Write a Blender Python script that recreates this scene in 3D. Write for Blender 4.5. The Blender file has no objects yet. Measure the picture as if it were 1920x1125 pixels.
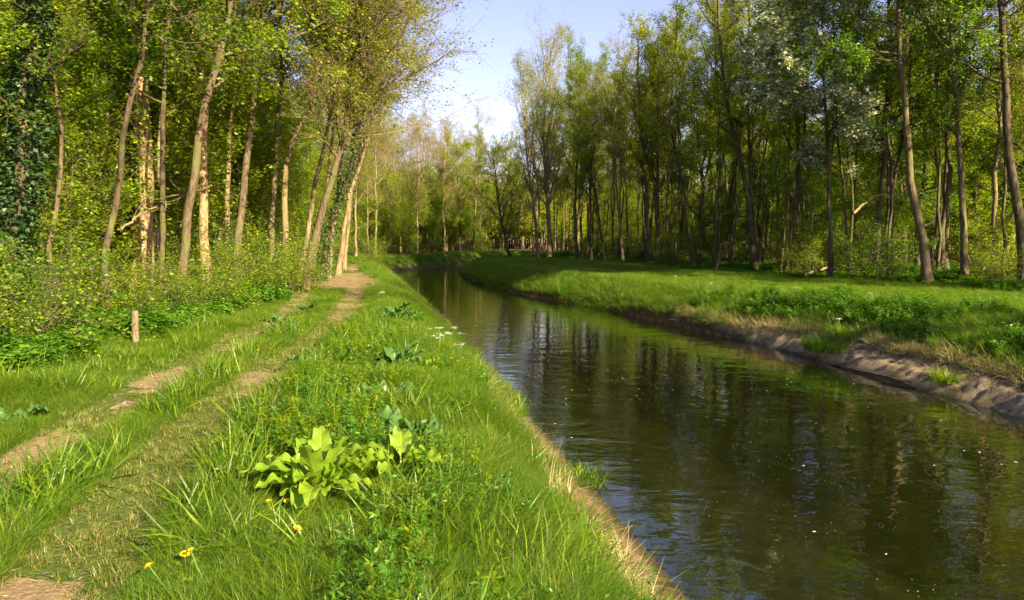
import bpy, math
import numpy as np

# ------------------------------------------------------------------ camera, world, sun
S = bpy.context.scene
C = S.collection
PITCH = math.radians(4.6)
CAMZ = 1.65
FPX = 1400.0
cam_d = bpy.data.cameras.new("camera"); cam = bpy.data.objects.new("camera", cam_d); C.objects.link(cam)
cam.location = (0, 0, CAMZ); cam.rotation_euler = (math.pi/2 - PITCH, 0, 0)
cam_d.sensor_width = 36; cam_d.lens = FPX/1920*36; cam_d.clip_end = 3000; cam_d.clip_start = 0.05
S.camera = cam

SUN_AZ, SUN_EL = 140.0, 27.0          # azimuth clockwise from +Y (view direction)
w = bpy.data.worlds.new("World"); S.world = w; w.use_nodes = True
nt = w.node_tree; bg = nt.nodes["Background"]
sky = nt.nodes.new("ShaderNodeTexSky"); sky.sky_type = 'NISHITA'; sky.sun_disc = False
sky.sun_elevation = math.radians(SUN_EL); sky.sun_rotation = math.radians(SUN_AZ)
sky.air_density = 1.0; sky.dust_density = 0.6; sky.ozone_density = 1.5
tint = nt.nodes.new("ShaderNodeMix"); tint.data_type='RGBA'; tint.blend_type='MULTIPLY'; tint.inputs[0].default_value=1
tint.inputs[7].default_value=(1.20,0.92,1.10,1)      # lavender tint multiplied into the sky colour
nt.links.new(sky.outputs[0], tint.inputs[6]); nt.links.new(tint.outputs[2], bg.inputs[0]); bg.inputs[1].default_value = 0.062
sd = bpy.data.lights.new("sun", 'SUN'); so = bpy.data.objects.new("sun", sd); C.objects.link(so)
sd.energy = 5.0; sd.angle = math.radians(0.6); sd.color = (1.0, 0.84, 0.50)
so.rotation_euler = (math.radians(90-SUN_EL), 0, math.radians(180-SUN_AZ) )
S.view_settings.view_transform = 'Standard'; S.view_settings.look = 'None'; S.view_settings.gamma = 1
S.view_settings.exposure = 2.05
S.cycles.max_bounces = 8; S.cycles.diffuse_bounces = 5; S.cycles.transmission_bounces = 4
S.cycles.transparent_max_bounces = 8; S.cycles.glossy_bounces = 2
S.cycles.use_denoising = True
S.cycles.sample_clamp_indirect = 6
S.cycles.caustics_reflective = False; S.cycles.caustics_refractive = False

# ------------------------------------------------------------------ helpers
CP, SP = math.cos(PITCH), math.sin(PITCH)
def plane_pt(px, py, Y):
    """point of the view ray of a photo pixel at distance Y"""
    a = (px-960)/FPX; b = (562.5-py)/FPX
    s = Y/(CP+b*SP)
    return np.array([a*s, Y, CAMZ + s*(b*CP-SP)])
def xat(px, Y, z=0.0):
    return (px-960)/FPX*(Y*CP+(CAMZ-z)*SP)
def pchip(xs, ys):
    xs = np.array(xs, float); ys = np.array(ys, float)
    d = np.gradient(ys, xs)
    def f(x):
        x = np.clip(np.asarray(x, float), xs[0], xs[-1])
        i = np.clip(np.searchsorted(xs, x)-1, 0, len(xs)-2)
        h = xs[i+1]-xs[i]; t = (x-xs[i])/h
        return ((2*t**3-3*t**2+1)*ys[i] + (t**3-2*t**2+t)*h*d[i] + (-2*t**3+3*t**2)*ys[i+1] + (t**3-t**2)*h*d[i+1])
    return f
xl = pchip([-60,-20,0,5.6,13,22,31.5,44.5,55,63,71,80,99,130,200,400],[9,4.5,2.1,1.25,-0.1,-1.75,-3.6,-6.4,-8.9,-9.9,-8.4,-5.2,5,30,90,260])
xr = pchip([-60,-20,0,11.3,20.4,24.4,30.2,38.6,54,64,72,80,99,130,200,400],[18,12,9.3,7.7,6.1,5.05,3.0,0,-3.3,-4.3,-3.0,0.8,13,40,102,275])
edgeL = pchip([-60,0,7,13,21,30,45,58,66,77,89,100,130,200,400],[-8,-7,-6.3,-6.3,-7.0,-8.6,-12,-14.2,-14,-11.5,-7,-1,24,82,250])
edgeR = pchip([-60,0,15,25.7,35,46,58,66,72,80,99,130,200,400],[26,21,17.4,14.2,11.6,8.6,5.4,1.5,1.5,5,17,46,110,285])
def slope(f, y): return (f(y+0.5)-f(y-0.5))
def tleft(x, y):  return (xl(y)-x)/np.sqrt(1+slope(xl,y)**2)
def tright(x, y): return (x-xr(y))/np.sqrt(1+slope(xr,y)**2)
_r = np.random.default_rng(5); _T = _r.random((256,256))
def vnoise(x, y, s=1.0, o=0):
    x = np.asarray(x,float)/s+o*17.3+1000; y = np.asarray(y,float)/s+o*9.1+1000
    xi = np.floor(x).astype(int); yi = np.floor(y).astype(int); fx = x-xi; fy = y-yi
    fx = fx*fx*(3-2*fx); fy = fy*fy*(3-2*fy)
    a=_T[xi%256,yi%256]; b=_T[(xi+1)%256,yi%256]; c=_T[xi%256,(yi+1)%256]; d=_T[(xi+1)%256,(yi+1)%256]
    return (a*(1-fx)+b*fx)*(1-fy)+(c*(1-fx)+d*fx)*fy-0.5
WATER = -1.05
def sstep(a, b, x):
    t = np.clip((x-a)/(b-a), 0, 1); return t*t*(3-2*t)
def dirtw(y): return 0.22 + 0.62*(1-sstep(17.5,20.8,np.asarray(y,float)))
def ground_z(x, y):
    x = np.asarray(x,float); y = np.asarray(y,float)
    tl = tleft(x,y)+0.20*vnoise(x,y,0.9,1)+0.32*vnoise(x,y,3,9); tr = tright(x,y)+0.15*vnoise(x,y,1.1,2)+0.3*vnoise(x,y,4,5)
    zl = np.interp(tl, [-4,-3.3,-2.1,0,0.42,0.6,1.25,1.9,3.0],[-2.6,-1.9,-1.30,-1.05,-0.82,-0.62,-0.2,0.0,0.03])
    dw = dirtw(y)
    zr1 = np.interp(tr, [-3,-1.2,0,0.3,0.84,1.2,2.7,4.2],[-2.9,-2.2,-1.05,-0.83,-0.62,-0.42,0.0,0.04])
    zr2 = np.interp(tr, [-3,-1.0,0,0.22,0.6,1.8,3.2],[-2.9,-2.1,-1.05,-0.78,-0.55,-0.08,0.04])
    k = np.clip((dw-0.22)/0.62,0,1); zr = zr1*k+zr2*(1-k)
    z = np.where(tl+tr>-0, np.where(tl>tr, zl, zr), 0)
    z = np.where((tl<0)&(tr<0), np.maximum(zl,zr), np.where(tl>0, zl, zr))
    land = sstep(1.2,3.0,np.maximum(tl,tr))
    z = z + land*(0.16*vnoise(x,y,7,3)+0.07*vnoise(x,y,2.1,4)) + 0.03*vnoise(x,y,0.6,6)*sstep(0.3,1.2,np.maximum(tl,tr))
    # wheel tracks, slightly sunk
    z = z - 0.05*track(x,y)
    far = sstep(120,400,np.hypot(x,y)); z = np.where(np.maximum(tl,tr)>3, z+far*1.5, z)
    return z
trkR = pchip([-20,0,3.4,5.4,6.6,8.25,13.6,20,29,45,60],[-0.5,-1.5,-2.1,-2.5,-2.7,-2.85,-3.3,-4.3,-6.0,-9.6,-12])
trkL = pchip([-20,0,3.4,5.1,10,15.4,25.7,45,60],[-2.2,-3.0,-3.3,-3.55,-4.15,-4.8,-7.1,-11,-13.3])
def track(x, y):
    y=np.asarray(y,float); r = np.exp(-((x-trkR(y))/0.33)**2); l = np.exp(-((x-trkL(y))/0.30)**2)
    return np.maximum(r,l)*(y<60)
def bare(x, y):
    """how bare the path is, 0..1"""
    n = vnoise(x,y,0.6,11)+0.6*vnoise(x,y,0.22,12)+1.1*vnoise(x,y,1.5,13)
    patch = np.exp(-(((x-trkR(y)+0.4)/1.1)**2+((np.asarray(y,float)-29.5)/6.0)**2)*1.0)
    near = np.exp(-(((x+3.0)/1.1)**2+((np.asarray(y,float)-4.2)/1.8)**2))
    return np.clip(track(x,y)*(0.23+1.5*n) + 1.6*patch*(0.8+.5*n) + 0.75*near*(0.25+1.1*n), 0, 1)

def mk_mesh(name, V, F, mats, mi=None, smooth=False, attrs=None):
    V = np.asarray(V, np.float32); F = np.asarray(F, np.int32)
    me = bpy.data.meshes.new(name)
    me.vertices.add(len(V)); me.vertices.foreach_set("co", V.ravel())
    k = F.shape[1]; me.loops.add(F.size); me.loops.foreach_set("vertex_index", F.ravel())
    me.polygons.add(len(F)); me.polygons.foreach_set("loop_start", np.arange(0,F.size,k,dtype=np.int32))
    for m in mats: me.materials.append(m)
    if mi is not None: me.polygons.foreach_set("material_index", np.asarray(mi,np.int32))
    me.polygons.foreach_set("use_smooth", np.full(len(F), smooth))
    for n,a in (attrs or {}).items():
        at = me.attributes.new(n, 'FLOAT', 'POINT'); at.data.foreach_set("value", np.asarray(a,np.float32))
    me.update(calc_edges=True)
    return me
def obj(name, me, parent=None, loc=None):
    o = bpy.data.objects.new(name, me); C.objects.link(o)
    if parent: o.parent = parent
    if loc is not None: o.location = loc
    return o
def tag(o, label=None, cat=None, group=None, kind=None):
    if label: o['label'] = label
    if cat: o['category'] = cat
    if group: o['group'] = group
    if kind: o['kind'] = kind
    return o
def nrm(v): return v/np.maximum(np.linalg.norm(v,axis=-1,keepdims=True),1e-9)

class Geo:
    def __init__(s): s.V=[]; s.F=[]; s.M=[]; s.n=0
    def add(s, V, F, m=0):
        if len(V)==0: return
        s.V.append(V); s.F.append(F+s.n); s.M.append(np.full(len(F),m)); s.n+=len(V)
    def tubes(s, P, R, k=5, m=0, flare=None):
        """P (N,S,3) R (N,S)"""
        N,Sg,_=P.shape
        T=nrm(np.gradient(P,axis=1)); ref=np.where(np.abs(T[:,:1,2:3])>0.9,np.array([[[1.,0,0]]]),np.array([[[0,0,1.]]]))
        u=nrm(np.cross(T,np.broadcast_to(ref,T.shape))); v=np.cross(T,u)
        a=np.arange(k)*2*np.pi/k
        V=P[:,:,None,:]+R[:,:,None,None]*(np.cos(a)[None,None,:,None]*u[:,:,None,:]+np.sin(a)[None,None,:,None]*v[:,:,None,:])
        i=np.arange(N)[:,None,None]*(Sg*k); j=np.arange(Sg-1)[None,:,None]*k; q=np.arange(k)[None,None,:]; q2=(q+1)%k
        F=np.stack([i+j+q,i+j+q2,i+j+k+q2,i+j+k+q],-1).reshape(-1,4)
        s.add(V.reshape(-1,3),F,m)
    def mesh(s,name,mats,smooth=False):
        return mk_mesh(name,np.concatenate(s.V),np.concatenate(s.F),mats,np.concatenate(s.M),smooth)

# ------------------------------------------------------------------ materials
def mat(name):
    m = bpy.data.materials.new(name); m.use_nodes = True; n = m.node_tree; n.nodes.clear()
    out = n.nodes.new("ShaderNodeOutputMaterial"); return m, n, out
def nd(n, t, **kw):
    x = n.nodes.new(t)
    for k,v in kw.items():
        if isinstance(k,str) and hasattr(x,k) : setattr(x,k,v)
    return x
def ramp(n, cols, fac):
    r = n.nodes.new("ShaderNodeValToRGB"); e = r.color_ramp.elements
    while len(e) < len(cols): e.new(0.5)
    for i,(p,c) in enumerate(cols): e[i].position=p; e[i].color=(*c,1)
    n.links.new(fac, r.inputs[0]); return r.outputs[0]
def noise(n, scale, detail=3, rough=0.55, vec=None, dist=0.0):
    x = n.nodes.new("ShaderNodeTexNoise"); x.inputs['Scale'].default_value=scale; x.inputs['Detail'].default_value=detail
    x.inputs['Roughness'].default_value=rough; x.inputs['Distortion'].default_value=dist
    if vec is not None: n.links.new(vec, x.inputs['Vector'])
    return x.outputs[0]
def mixc(n, a, b, fac, mode='MIX'):
    x = n.nodes.new("ShaderNodeMix"); x.data_type='RGBA'; x.blend_type=mode
    for s,v in ((x.inputs[6],a),(x.inputs[7],b),(x.inputs[0],fac)):
        if isinstance(v,(int,float)): s.default_value=v
        elif isinstance(v,tuple): s.default_value=(*v,1)
        else: n.links.new(v,s)
    return x.outputs[2]
def math_(n, op, a, b=None):
    x = n.nodes.new("ShaderNodeMath"); x.operation=op
    for s,v in ((x.inputs[0],a),(x.inputs[1],b)):
        if v is None: continue
        if isinstance(v,(int,float)): s.default_value=v
        else: n.links.new(v,s)
    return x.outputs[0]

def leaf_mat(name, cols, trans=0.45, gloss=0.06, rough=0.45, objvar=0.5):
    m,n,out = mat(name)
    g = n.nodes.new("ShaderNodeNewGeometry"); oi = n.nodes.new("ShaderNodeObjectInfo")
    f = math_(n,'ADD', math_(n,'MULTIPLY',g.outputs['Random Per Island'],1-objvar), math_(n,'MULTIPLY',oi.outputs['Random'],objvar))
    k = len(cols); c = ramp(n,[(0.08+0.84*i/(k-1),cc) for i,cc in enumerate(cols)], f)
    hs = n.nodes.new("ShaderNodeHueSaturation"); n.links.new(c,hs.inputs['Color'])
    n.links.new(math_(n,'ADD',math_(n,'MULTIPLY',g.outputs['Random Per Island'],0.5),0.75), hs.inputs['Value'])
    c = hs.outputs[0]
    d = n.nodes.new("ShaderNodeBsdfDiffuse"); n.links.new(c,d.inputs[0])
    t = n.nodes.new("ShaderNodeBsdfTranslucent")
    ct = mixc(n, c, (1.0,1.0,0.35), 1.0, 'MULTIPLY'); h2 = n.nodes.new("ShaderNodeHueSaturation"); n.links.new(ct,h2.inputs['Color']); h2.inputs['Value'].default_value=2.3
    n.links.new(h2.outputs[0],t.inputs[0])
    mx = n.nodes.new("ShaderNodeMixShader"); mx.inputs[0].default_value=trans
    n.links.new(d.outputs[0],mx.inputs[1]); n.links.new(t.outputs[0],mx.inputs[2])
    gl = n.nodes.new("ShaderNodeBsdfGlossy"); gl.inputs['Roughness'].default_value=rough; gl.inputs[0].default_value=(1,1,1,1)
    m2 = n.nodes.new("ShaderNodeMixShader"); m2.inputs[0].default_value=gloss
    n.links.new(mx.outputs[0],m2.inputs[1]); n.links.new(gl.outputs[0],m2.inputs[2])
    n.links.new(m2.outputs[0],out.inputs[0]); return m

def bark_mat(name, a, b, scale=14, green=0.0):
    m,n,out = mat(name)
    tc = n.nodes.new("ShaderNodeTexCoord"); mp = n.nodes.new("ShaderNodeMapping"); mp.inputs['Scale'].default_value=(1,1,0.22)
    n.links.new(tc.outputs['Object'],mp.inputs[0])
    nz = noise(n,scale,4,0.65,mp.outputs[0],0.4)
    c = ramp(n,[(0.36,a),(0.62,b)],nz)
    big = noise(n,1.7,2,0.5,tc.outputs['Object'])
    c = mixc(n,c,(0.10,0.12,0.03),math_(n,'MULTIPLY',ramp(n,[(0.48,(0,0,0)),(0.6,(1,1,1))],big),green))
    p = n.nodes.new("ShaderNodeBsdfPrincipled"); n.links.new(c,p.inputs['Base Color']); p.inputs['Roughness'].default_value=0.85
    p.inputs['Specular IOR Level'].default_value=0.2
    bp = n.nodes.new("ShaderNodeBump"); bp.inputs['Strength'].default_value=0.8; bp.inputs['Distance'].default_value=0.03
    n.links.new(nz,bp.inputs['Height']); n.links.new(bp.outputs[0],p.inputs['Normal'])
    n.links.new(p.outputs[0],out.inputs[0]); return m
def plain(name, col, rough=0.7, var=None, scale=20, spec=0.3):
    m,n,out = mat(name); p=n.nodes.new("ShaderNodeBsdfPrincipled"); p.inputs['Roughness'].default_value=rough
    p.inputs['Specular IOR Level'].default_value=spec
    tc=n.nodes.new("ShaderNodeTexCoord"); c=ramp(n,[(0.35,col),(0.65,var or tuple(x*0.7 for x in col))],noise(n,scale,3,0.6,tc.outputs['Object']))
    n.links.new(c,p.inputs['Base Color']); n.links.new(p.outputs[0],out.inputs[0]); return m

M = {}
M['leaf_bright'] = leaf_mat('bright_green_leaves', [(0.085,0.165,0.004),(0.135,0.212,0.005),(0.190,0.250,0.006),(0.235,0.270,0.007)], 0.55, 0.02)
M['leaf_mid']    = leaf_mat('mid_green_leaves', [(0.052,0.125,0.006),(0.092,0.170,0.006),(0.145,0.210,0.007)], 0.5, 0.025)
M['leaf_dark']   = leaf_mat('dark_ivy_leaves', [(0.012,0.035,0.012),(0.025,0.060,0.016),(0.04,0.085,0.018)], 0.2, 0.03, 0.5)
M['leaf_olive']  = leaf_mat('olive_spring_leaves', [(0.12,0.165,0.005),(0.175,0.215,0.006),(0.22,0.24,0.008)], 0.5, 0.015)
M['leaf_yellow'] = leaf_mat('yellow_green_leaves', [(0.15,0.19,0.008),(0.20,0.23,0.010),(0.25,0.245,0.012)], 0.5, 0.015)
M['leaf_bud']    = leaf_mat('reddish_brown_buds', [(0.20,0.125,0.025),(0.24,0.17,0.03),(0.19,0.20,0.015)], 0.35, 0.02)
M['leaf_silver'] = leaf_mat('grey_green_leaves', [(0.12,0.16,0.10),(0.26,0.30,0.22),(0.52,0.54,0.46)], 0.3, 0.05, 0.4, 0.15)
M['grass']       = leaf_mat('grass_blades', [(0.032,0.098,0.005),(0.060,0.138,0.006),(0.100,0.170,0.007),(0.15,0.19,0.010)], 0.4, 0.02, 0.45, 0.45)
M['grass_dry']   = leaf_mat('short_dry_grass', [(0.070,0.125,0.008),(0.11,0.145,0.012),(0.17,0.155,0.035)], 0.35, 0.03, 0.5, 0.5)
M['straw']       = leaf_mat('dry_straw', [(0.30,0.22,0.11),(0.42,0.33,0.17)], 0.2, 0.03)
M['nettle']      = leaf_mat('nettle_leaves', [(0.035,0.105,0.007),(0.058,0.145,0.008),(0.10,0.185,0.010)], 0.4, 0.02)
M['bark_brown']  = bark_mat('brown_bark', (0.050,0.035,0.022),(0.145,0.105,0.065), 16, 0.5)
M['bark_dark']   = bark_mat('dark_bark', (0.030,0.022,0.014),(0.10,0.075,0.045), 16, 0.6)
M['bark_pale']   = bark_mat('pale_bark', (0.10,0.075,0.04),(0.26,0.195,0.115), 12, 0.3)
M['bark_oak']    = bark_mat('rough_oak_bark', (0.13,0.075,0.04),(0.42,0.28,0.165), 26, 0.15)
M['twig_red']    = plain('reddish_twigs', (0.20,0.135,0.085), 0.8, (0.13,0.085,0.05))
M['twig_dark']   = plain('dark_twigs', (0.085,0.065,0.040), 0.8, (0.05,0.036,0.022))
M['twig_grey']   = plain('grey_twigs', (0.22,0.185,0.13), 0.8, (0.15,0.12,0.08))

# ------------------------------------------------------------------ ground
def axis(dense, lo, hi):
    a = list(dense); st = dense[1]-dense[0]; x=dense[-1]; s=st
    while x<hi: s*=1.25; x+=s; a.append(x)
    x=dense[0]; s=st; b=[]
    while x>lo: s*=1.25; x-=s; b.append(x)
    return np.array(b[::-1]+a)
gx = axis(np.arange(-16,20,0.16),-900,900); gy = axis(np.arange(-3,112,0.25),-300,1500)
X,Y = np.meshgrid(gx,gy); Z = ground_z(X,Y)
nx,ny = len(gx),len(gy); idx = np.arange(nx*ny).reshape(ny,nx)
F = np.stack([idx[:-1,:-1],idx[:-1,1:],idx[1:,1:],idx[1:,:-1]],-1).reshape(-1,4)
def woodness(x,y):
    return np.maximum(sstep(-0.4,1.2,edgeL(y)-x), sstep(-0.4,1.5,x-edgeR(y)))
tl_=tleft(X,Y); tr_=tright(X,Y)
m,n,out = mat('ground_soil_and_turf')
tc = n.nodes.new("ShaderNodeTexCoord"); at = nd(n,"ShaderNodeAttribute",attribute_name='wood'); ab = nd(n,"ShaderNodeAttribute",attribute_name='bed')
n1 = noise(n,2.2,6,0.65,tc.outputs['Object']); n2 = noise(n,28,4,0.6,tc.outputs['Object'])
turf = ramp(n,[(0.3,(0.030,0.060,0.012)),(0.55,(0.075,0.10,0.022)),(0.75,(0.14,0.12,0.045))],n2)
soil = ramp(n,[(0.3,(0.035,0.022,0.012)),(0.5,(0.085,0.055,0.028)),(0.7,(0.15,0.11,0.055))],n2)
c = mixc(n,turf,soil,at.outputs['Fac'])
bed = ramp(n,[(0.35,(0.26,0.14,0.02)),(0.55,(0.52,0.30,0.035)),(0.75,(0.42,0.34,0.05))],noise(n,1.6,4,0.6,tc.outputs['Object'],0.6))
c = mixc(n,c,bed,ab.outputs['Fac'])
p = n.nodes.new("ShaderNodeBsdfPrincipled"); n.links.new(c,p.inputs['Base Color']); p.inputs['Roughness'].default_value=0.95; p.inputs['Specular IOR Level'].default_value=0.1
bp = n.nodes.new("ShaderNodeBump"); bp.inputs['Distance'].default_value=0.03; n.links.new(n2,bp.inputs['Height']); n.links.new(bp.outputs[0],p.inputs['Normal'])
n.links.new(p.outputs[0],out.inputs[0]); M['ground']=m
me = mk_mesh('ground',np.stack([X,Y,Z],-1).reshape(-1,3),F,[m],None,True,
   {'wood':np.maximum(woodness(X,Y),1-sstep(.3,.7,np.maximum(tl_,tr_))).ravel(),'bed':((1-sstep(-1.22,-1.08,Z))).ravel()})
tag(obj('ground',me),'grassy woodland ground on both sides of the canal','ground',kind='structure')

# worn path as its own sheet following the wheel tracks
def sheet(u0,u1,nu,v0,v1,nv,fn):
    U,Vv = np.meshgrid(np.linspace(u0,u1,nu),np.linspace(v0,v1,nv)); return fn(U,Vv)
vv = np.concatenate([np.arange(-4,20,0.07),np.arange(20,60,0.2)])
uu = np.linspace(-2.9,1.4,62)
U,VV = np.meshgrid(uu,vv); XX = trkR(VV)+U; keep = bare(XX,VV)
ZZ = ground_z(XX,VV)+0.012*sstep(0.25,0.55,keep)+0.004
ii = np.arange(XX.size).reshape(XX.shape)
F = np.stack([ii[:-1,:-1],ii[:-1,1:],ii[1:,1:],ii[1:,:-1]],-1).reshape(-1,4)
kk = (keep[:-1,:-1]+keep[1:,1:]+keep[:-1,1:]+keep[1:,:-1]).ravel()/4
F = F[kk>0.30]
m,n,out = mat('worn_path_soil'); tc=n.nodes.new("ShaderNodeTexCoord")
n2=noise(n,35,5,0.7,tc.outputs['Object']); n3=noise(n,3,3,0.6,tc.outputs['Object'])
c=ramp(n,[(0.30,(0.09,0.062,0.035)),(0.5,(0.22,0.155,0.09)),(0.72,(0.36,0.28,0.17))],n2)
c=mixc(n,c,(0.20,0.19,0.05),ramp(n,[(0.5,(0,0,0)),(0.72,(0.7,0.7,0.7))],n3))
p=n.nodes.new("ShaderNodeBsdfPrincipled"); n.links.new(c,p.inputs['Base Color']); p.inputs['Roughness'].default_value=0.95; p.inputs['Specular IOR Level'].default_value=0.1
bp=n.nodes.new("ShaderNodeBump"); bp.inputs['Distance'].default_value=0.02; n.links.new(n2,bp.inputs['Height']); n.links.new(bp.outputs[0],p.inputs['Normal'])
n.links.new(p.outputs[0],out.inputs[0])
used=np.unique(F); rm=-np.ones(XX.size,int); rm[used]=np.arange(len(used))
me=mk_mesh('path',np.stack([XX,VV,ZZ],-1).reshape(-1,3)[used],rm[F],[m],None,True)
tag(obj('path',me),'worn dirt wheel tracks of the woodland path','path',kind='structure')

# bare earth and concrete edging along the waterlines
def bank(name, side, w0, w1f, lab, m):
    v = np.arange(-4,17.5 if side<0 else 22.0,0.06); t = np.linspace(0,1,16)
    Tt,VV = np.meshgrid(t,v)
    wv = w1f(VV)*(1+0.35*vnoise(VV,VV*0,1.3,21))
    tt = w0+(wv-w0)*Tt
    f = xl if side<0 else xr; sl = slope(f,VV); q=np.sqrt(1+sl**2)
    XX = f(VV)+side*tt/q*1.0; YY = VV - side*tt*sl/q*0
    XX = f(VV)+side*tt*q
    ZZ = ground_z(XX,YY)+0.025+(np.maximum(-.015,0.07*vnoise(XX,YY,0.22,22))+np.maximum(-.01,0.06*vnoise(XX,YY,0.08,23)))*sstep(0.0,0.25,tt)
    ii=np.arange(XX.size).reshape(XX.shape); F=np.stack([ii[:-1,:-1],ii[:-1,1:],ii[1:,1:],ii[1:,:-1]],-1).reshape(-1,4)
    me=mk_mesh(name,np.stack([XX,YY,ZZ],-1).reshape(-1,3),F,[m],None,True,{'t':tt.ravel()})
    return tag(obj(name,me),lab,'bank',kind='structure')
def bank_mat(name, lip, lipcol, soilcols):
    m,n,out = mat(name); tc=n.nodes.new("ShaderNodeTexCoord"); a=nd(n,"ShaderNodeAttribute",attribute_name='t')
    nn=noise(n,9,5,0.65,tc.outputs['Object']); nf=noise(n,45,4,0.7,tc.outputs['Object'])
    so_=ramp(n,soilcols,nf); li=ramp(n,[(0.35,tuple(x*0.55 for x in lipcol)),(0.6,lipcol)],nn)
    e=math_(n,'ADD',a.outputs['Fac'],math_(n,'MULTIPLY',math_(n,'SUBTRACT',nn,0.5),0.3))
    k=ramp(n,[(0.0,(0,0,0)),(1.0,(1,1,1))],math_(n,'MULTIPLY',math_(n,'SUBTRACT',e,lip),12.0))
    st=noise(n,2.6,4,.7,tc.outputs['Object'])
    c=mixc(n,li,so_,k); c=mixc(n,c,ramp(n,[(0.38,(.35,.36,.22)),(.58,(1,1,1))],st),.85,'MULTIPLY'); wet=ramp(n,[(0.0,(0.35,0.35,0.33)),(0.10,(1,1,1))],a.outputs['Fac'])
    c=mixc(n,c,wet,1.0,'MULTIPLY')
    p=n.nodes.new("ShaderNodeBsdfPrincipled"); n.links.new(c,p.inputs['Base Color']); p.inputs['Roughness'].default_value=0.85; p.inputs['Specular IOR Level'].default_value=0.25
    bp=n.nodes.new("ShaderNodeBump"); bp.inputs['Distance'].default_value=0.05; n.links.new(nf,bp.inputs['Height']); n.links.new(bp.outputs[0],p.inputs['Normal'])
    n.links.new(p.outputs[0],out.inputs[0]); return m
bank('riverbank',-1,-0.04,lambda y:0.66*(1-.75*sstep(6,15,y)),'narrow brown earth edge of the near bank at the waterline',
     bank_mat('near_bank_earth',0.34,(0.28,0.19,0.10),[(0.3,(0.06,0.04,0.02)),(0.55,(0.17,0.11,0.06)),(0.75,(0.30,0.21,0.12))]))
bank('riverbank',1,-0.04,lambda y:dirtw(y)+0.15,'bare grey brown soil slope with pale concrete lip on the far bank',
     bank_mat('far_bank_earth',0.46,(0.42,0.32,0.20),[(0.3,(0.07,0.05,0.04)),(0.5,(0.17,0.125,0.09)),(0.72,(0.33,0.27,0.20))]))

# ------------------------------------------------------------------ water (closed body)
v = np.concatenate([np.arange(-12,112,1.0),np.arange(112,400,8.0)])
cols_=24; t=np.linspace(0,1,cols_)
A = xl(v)-0.9; B = xr(v)+0.9
XX = A[:,None]+(B-A)[:,None]*t[None,:]; YY=np.repeat(v[:,None],cols_,1)
n0=XX.size; ii=np.arange(n0).reshape(XX.shape)
top=np.stack([XX,YY,np.full(XX.shape,WATER)],-1).reshape(-1,3); bot=top.copy(); bot[:,2]=-4.0
F1=np.stack([ii[:-1,:-1],ii[:-1,1:],ii[1:,1:],ii[1:,:-1]],-1).reshape(-1,4)
F2=F1[:,::-1]+n0
def side(a): return np.stack([a[:-1],a[:-1]+n0,a[1:]+n0,a[1:]],-1)
F3=np.concatenate([side(ii[::-1,0]),side(ii[:,-1]),side(ii[0,:]),side(ii[-1,::-1])])[:,::-1]
m,n,out=mat('canal_water'); tc=n.nodes.new("ShaderNodeTexCoord")
def nmap(sc,rot=0):
    mp=n.nodes.new("ShaderNodeMapping"); mp.inputs['Scale'].default_value=sc; mp.inputs['Rotation'].default_value=(0,0,rot); n.links.new(tc.outputs['Object'],mp.inputs[0]); return mp.outputs[0]
h1=noise(n,1.0,2,0.5,nmap((0.9,1.7,1),0.3),1.0); h2=noise(n,1.0,2,0.5,nmap((3.2,5.5,1),0.2),0.8); h3=noise(n,1.0,1,0.5,nmap((16,30,1),0.3),0.3)
hh=math_(n,'ADD',math_(n,'ADD',math_(n,'MULTIPLY',h1,1.0),math_(n,'MULTIPLY',h2,0.17)),math_(n,'MULTIPLY',h3,0.008))
bp=n.nodes.new("ShaderNodeBump"); bp.inputs['Strength'].default_value=1.0; bp.inputs['Distance'].default_value=0.013; n.links.new(hh,bp.inputs['Height'])
fr=n.nodes.new("ShaderNodeFresnel"); fr.inputs['IOR'].default_value=1.38; n.links.new(bp.outputs[0],fr.inputs['Normal'])
gl=n.nodes.new("ShaderNodeBsdfGlossy"); gl.inputs['Roughness'].default_value=0.015; n.links.new(bp.outputs[0],gl.inputs['Normal'])
tr=n.nodes.new("ShaderNodeBsdfTransparent"); df=n.nodes.new("ShaderNodeBsdfDiffuse"); df.inputs[0].default_value=(0.022,0.050,0.010,1)
mx=n.nodes.new("ShaderNodeMixShader"); mx.inputs[0].default_value=0.14; n.links.new(tr.outputs[0],mx.inputs[1]); n.links.new(df.outputs[0],mx.inputs[2])
m2=n.nodes.new("ShaderNodeMixShader"); n.links.new(math_(n,'ADD',math_(n,'MULTIPLY',fr.outputs[0],1.45),0.075),m2.inputs[0]); n.links.new(mx.outputs[0],m2.inputs[1]); n.links.new(gl.outputs[0],m2.inputs[2])
n.links.new(m2.outputs[0],out.inputs[0])
va=n.nodes.new("ShaderNodeVolumeAbsorption"); va.inputs['Color'].default_value=(0.80,0.50,0.06,1); va.inputs['Density'].default_value=0.8
n.links.new(va.outputs[0],out.inputs['Volume'])
me=mk_mesh('water',np.concatenate([top,bot]),np.concatenate([F1,F2,F3]),[m],None,False)
tag(obj('water',me),'dark green rippled canal water reflecting the trees','water',kind='structure')

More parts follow.
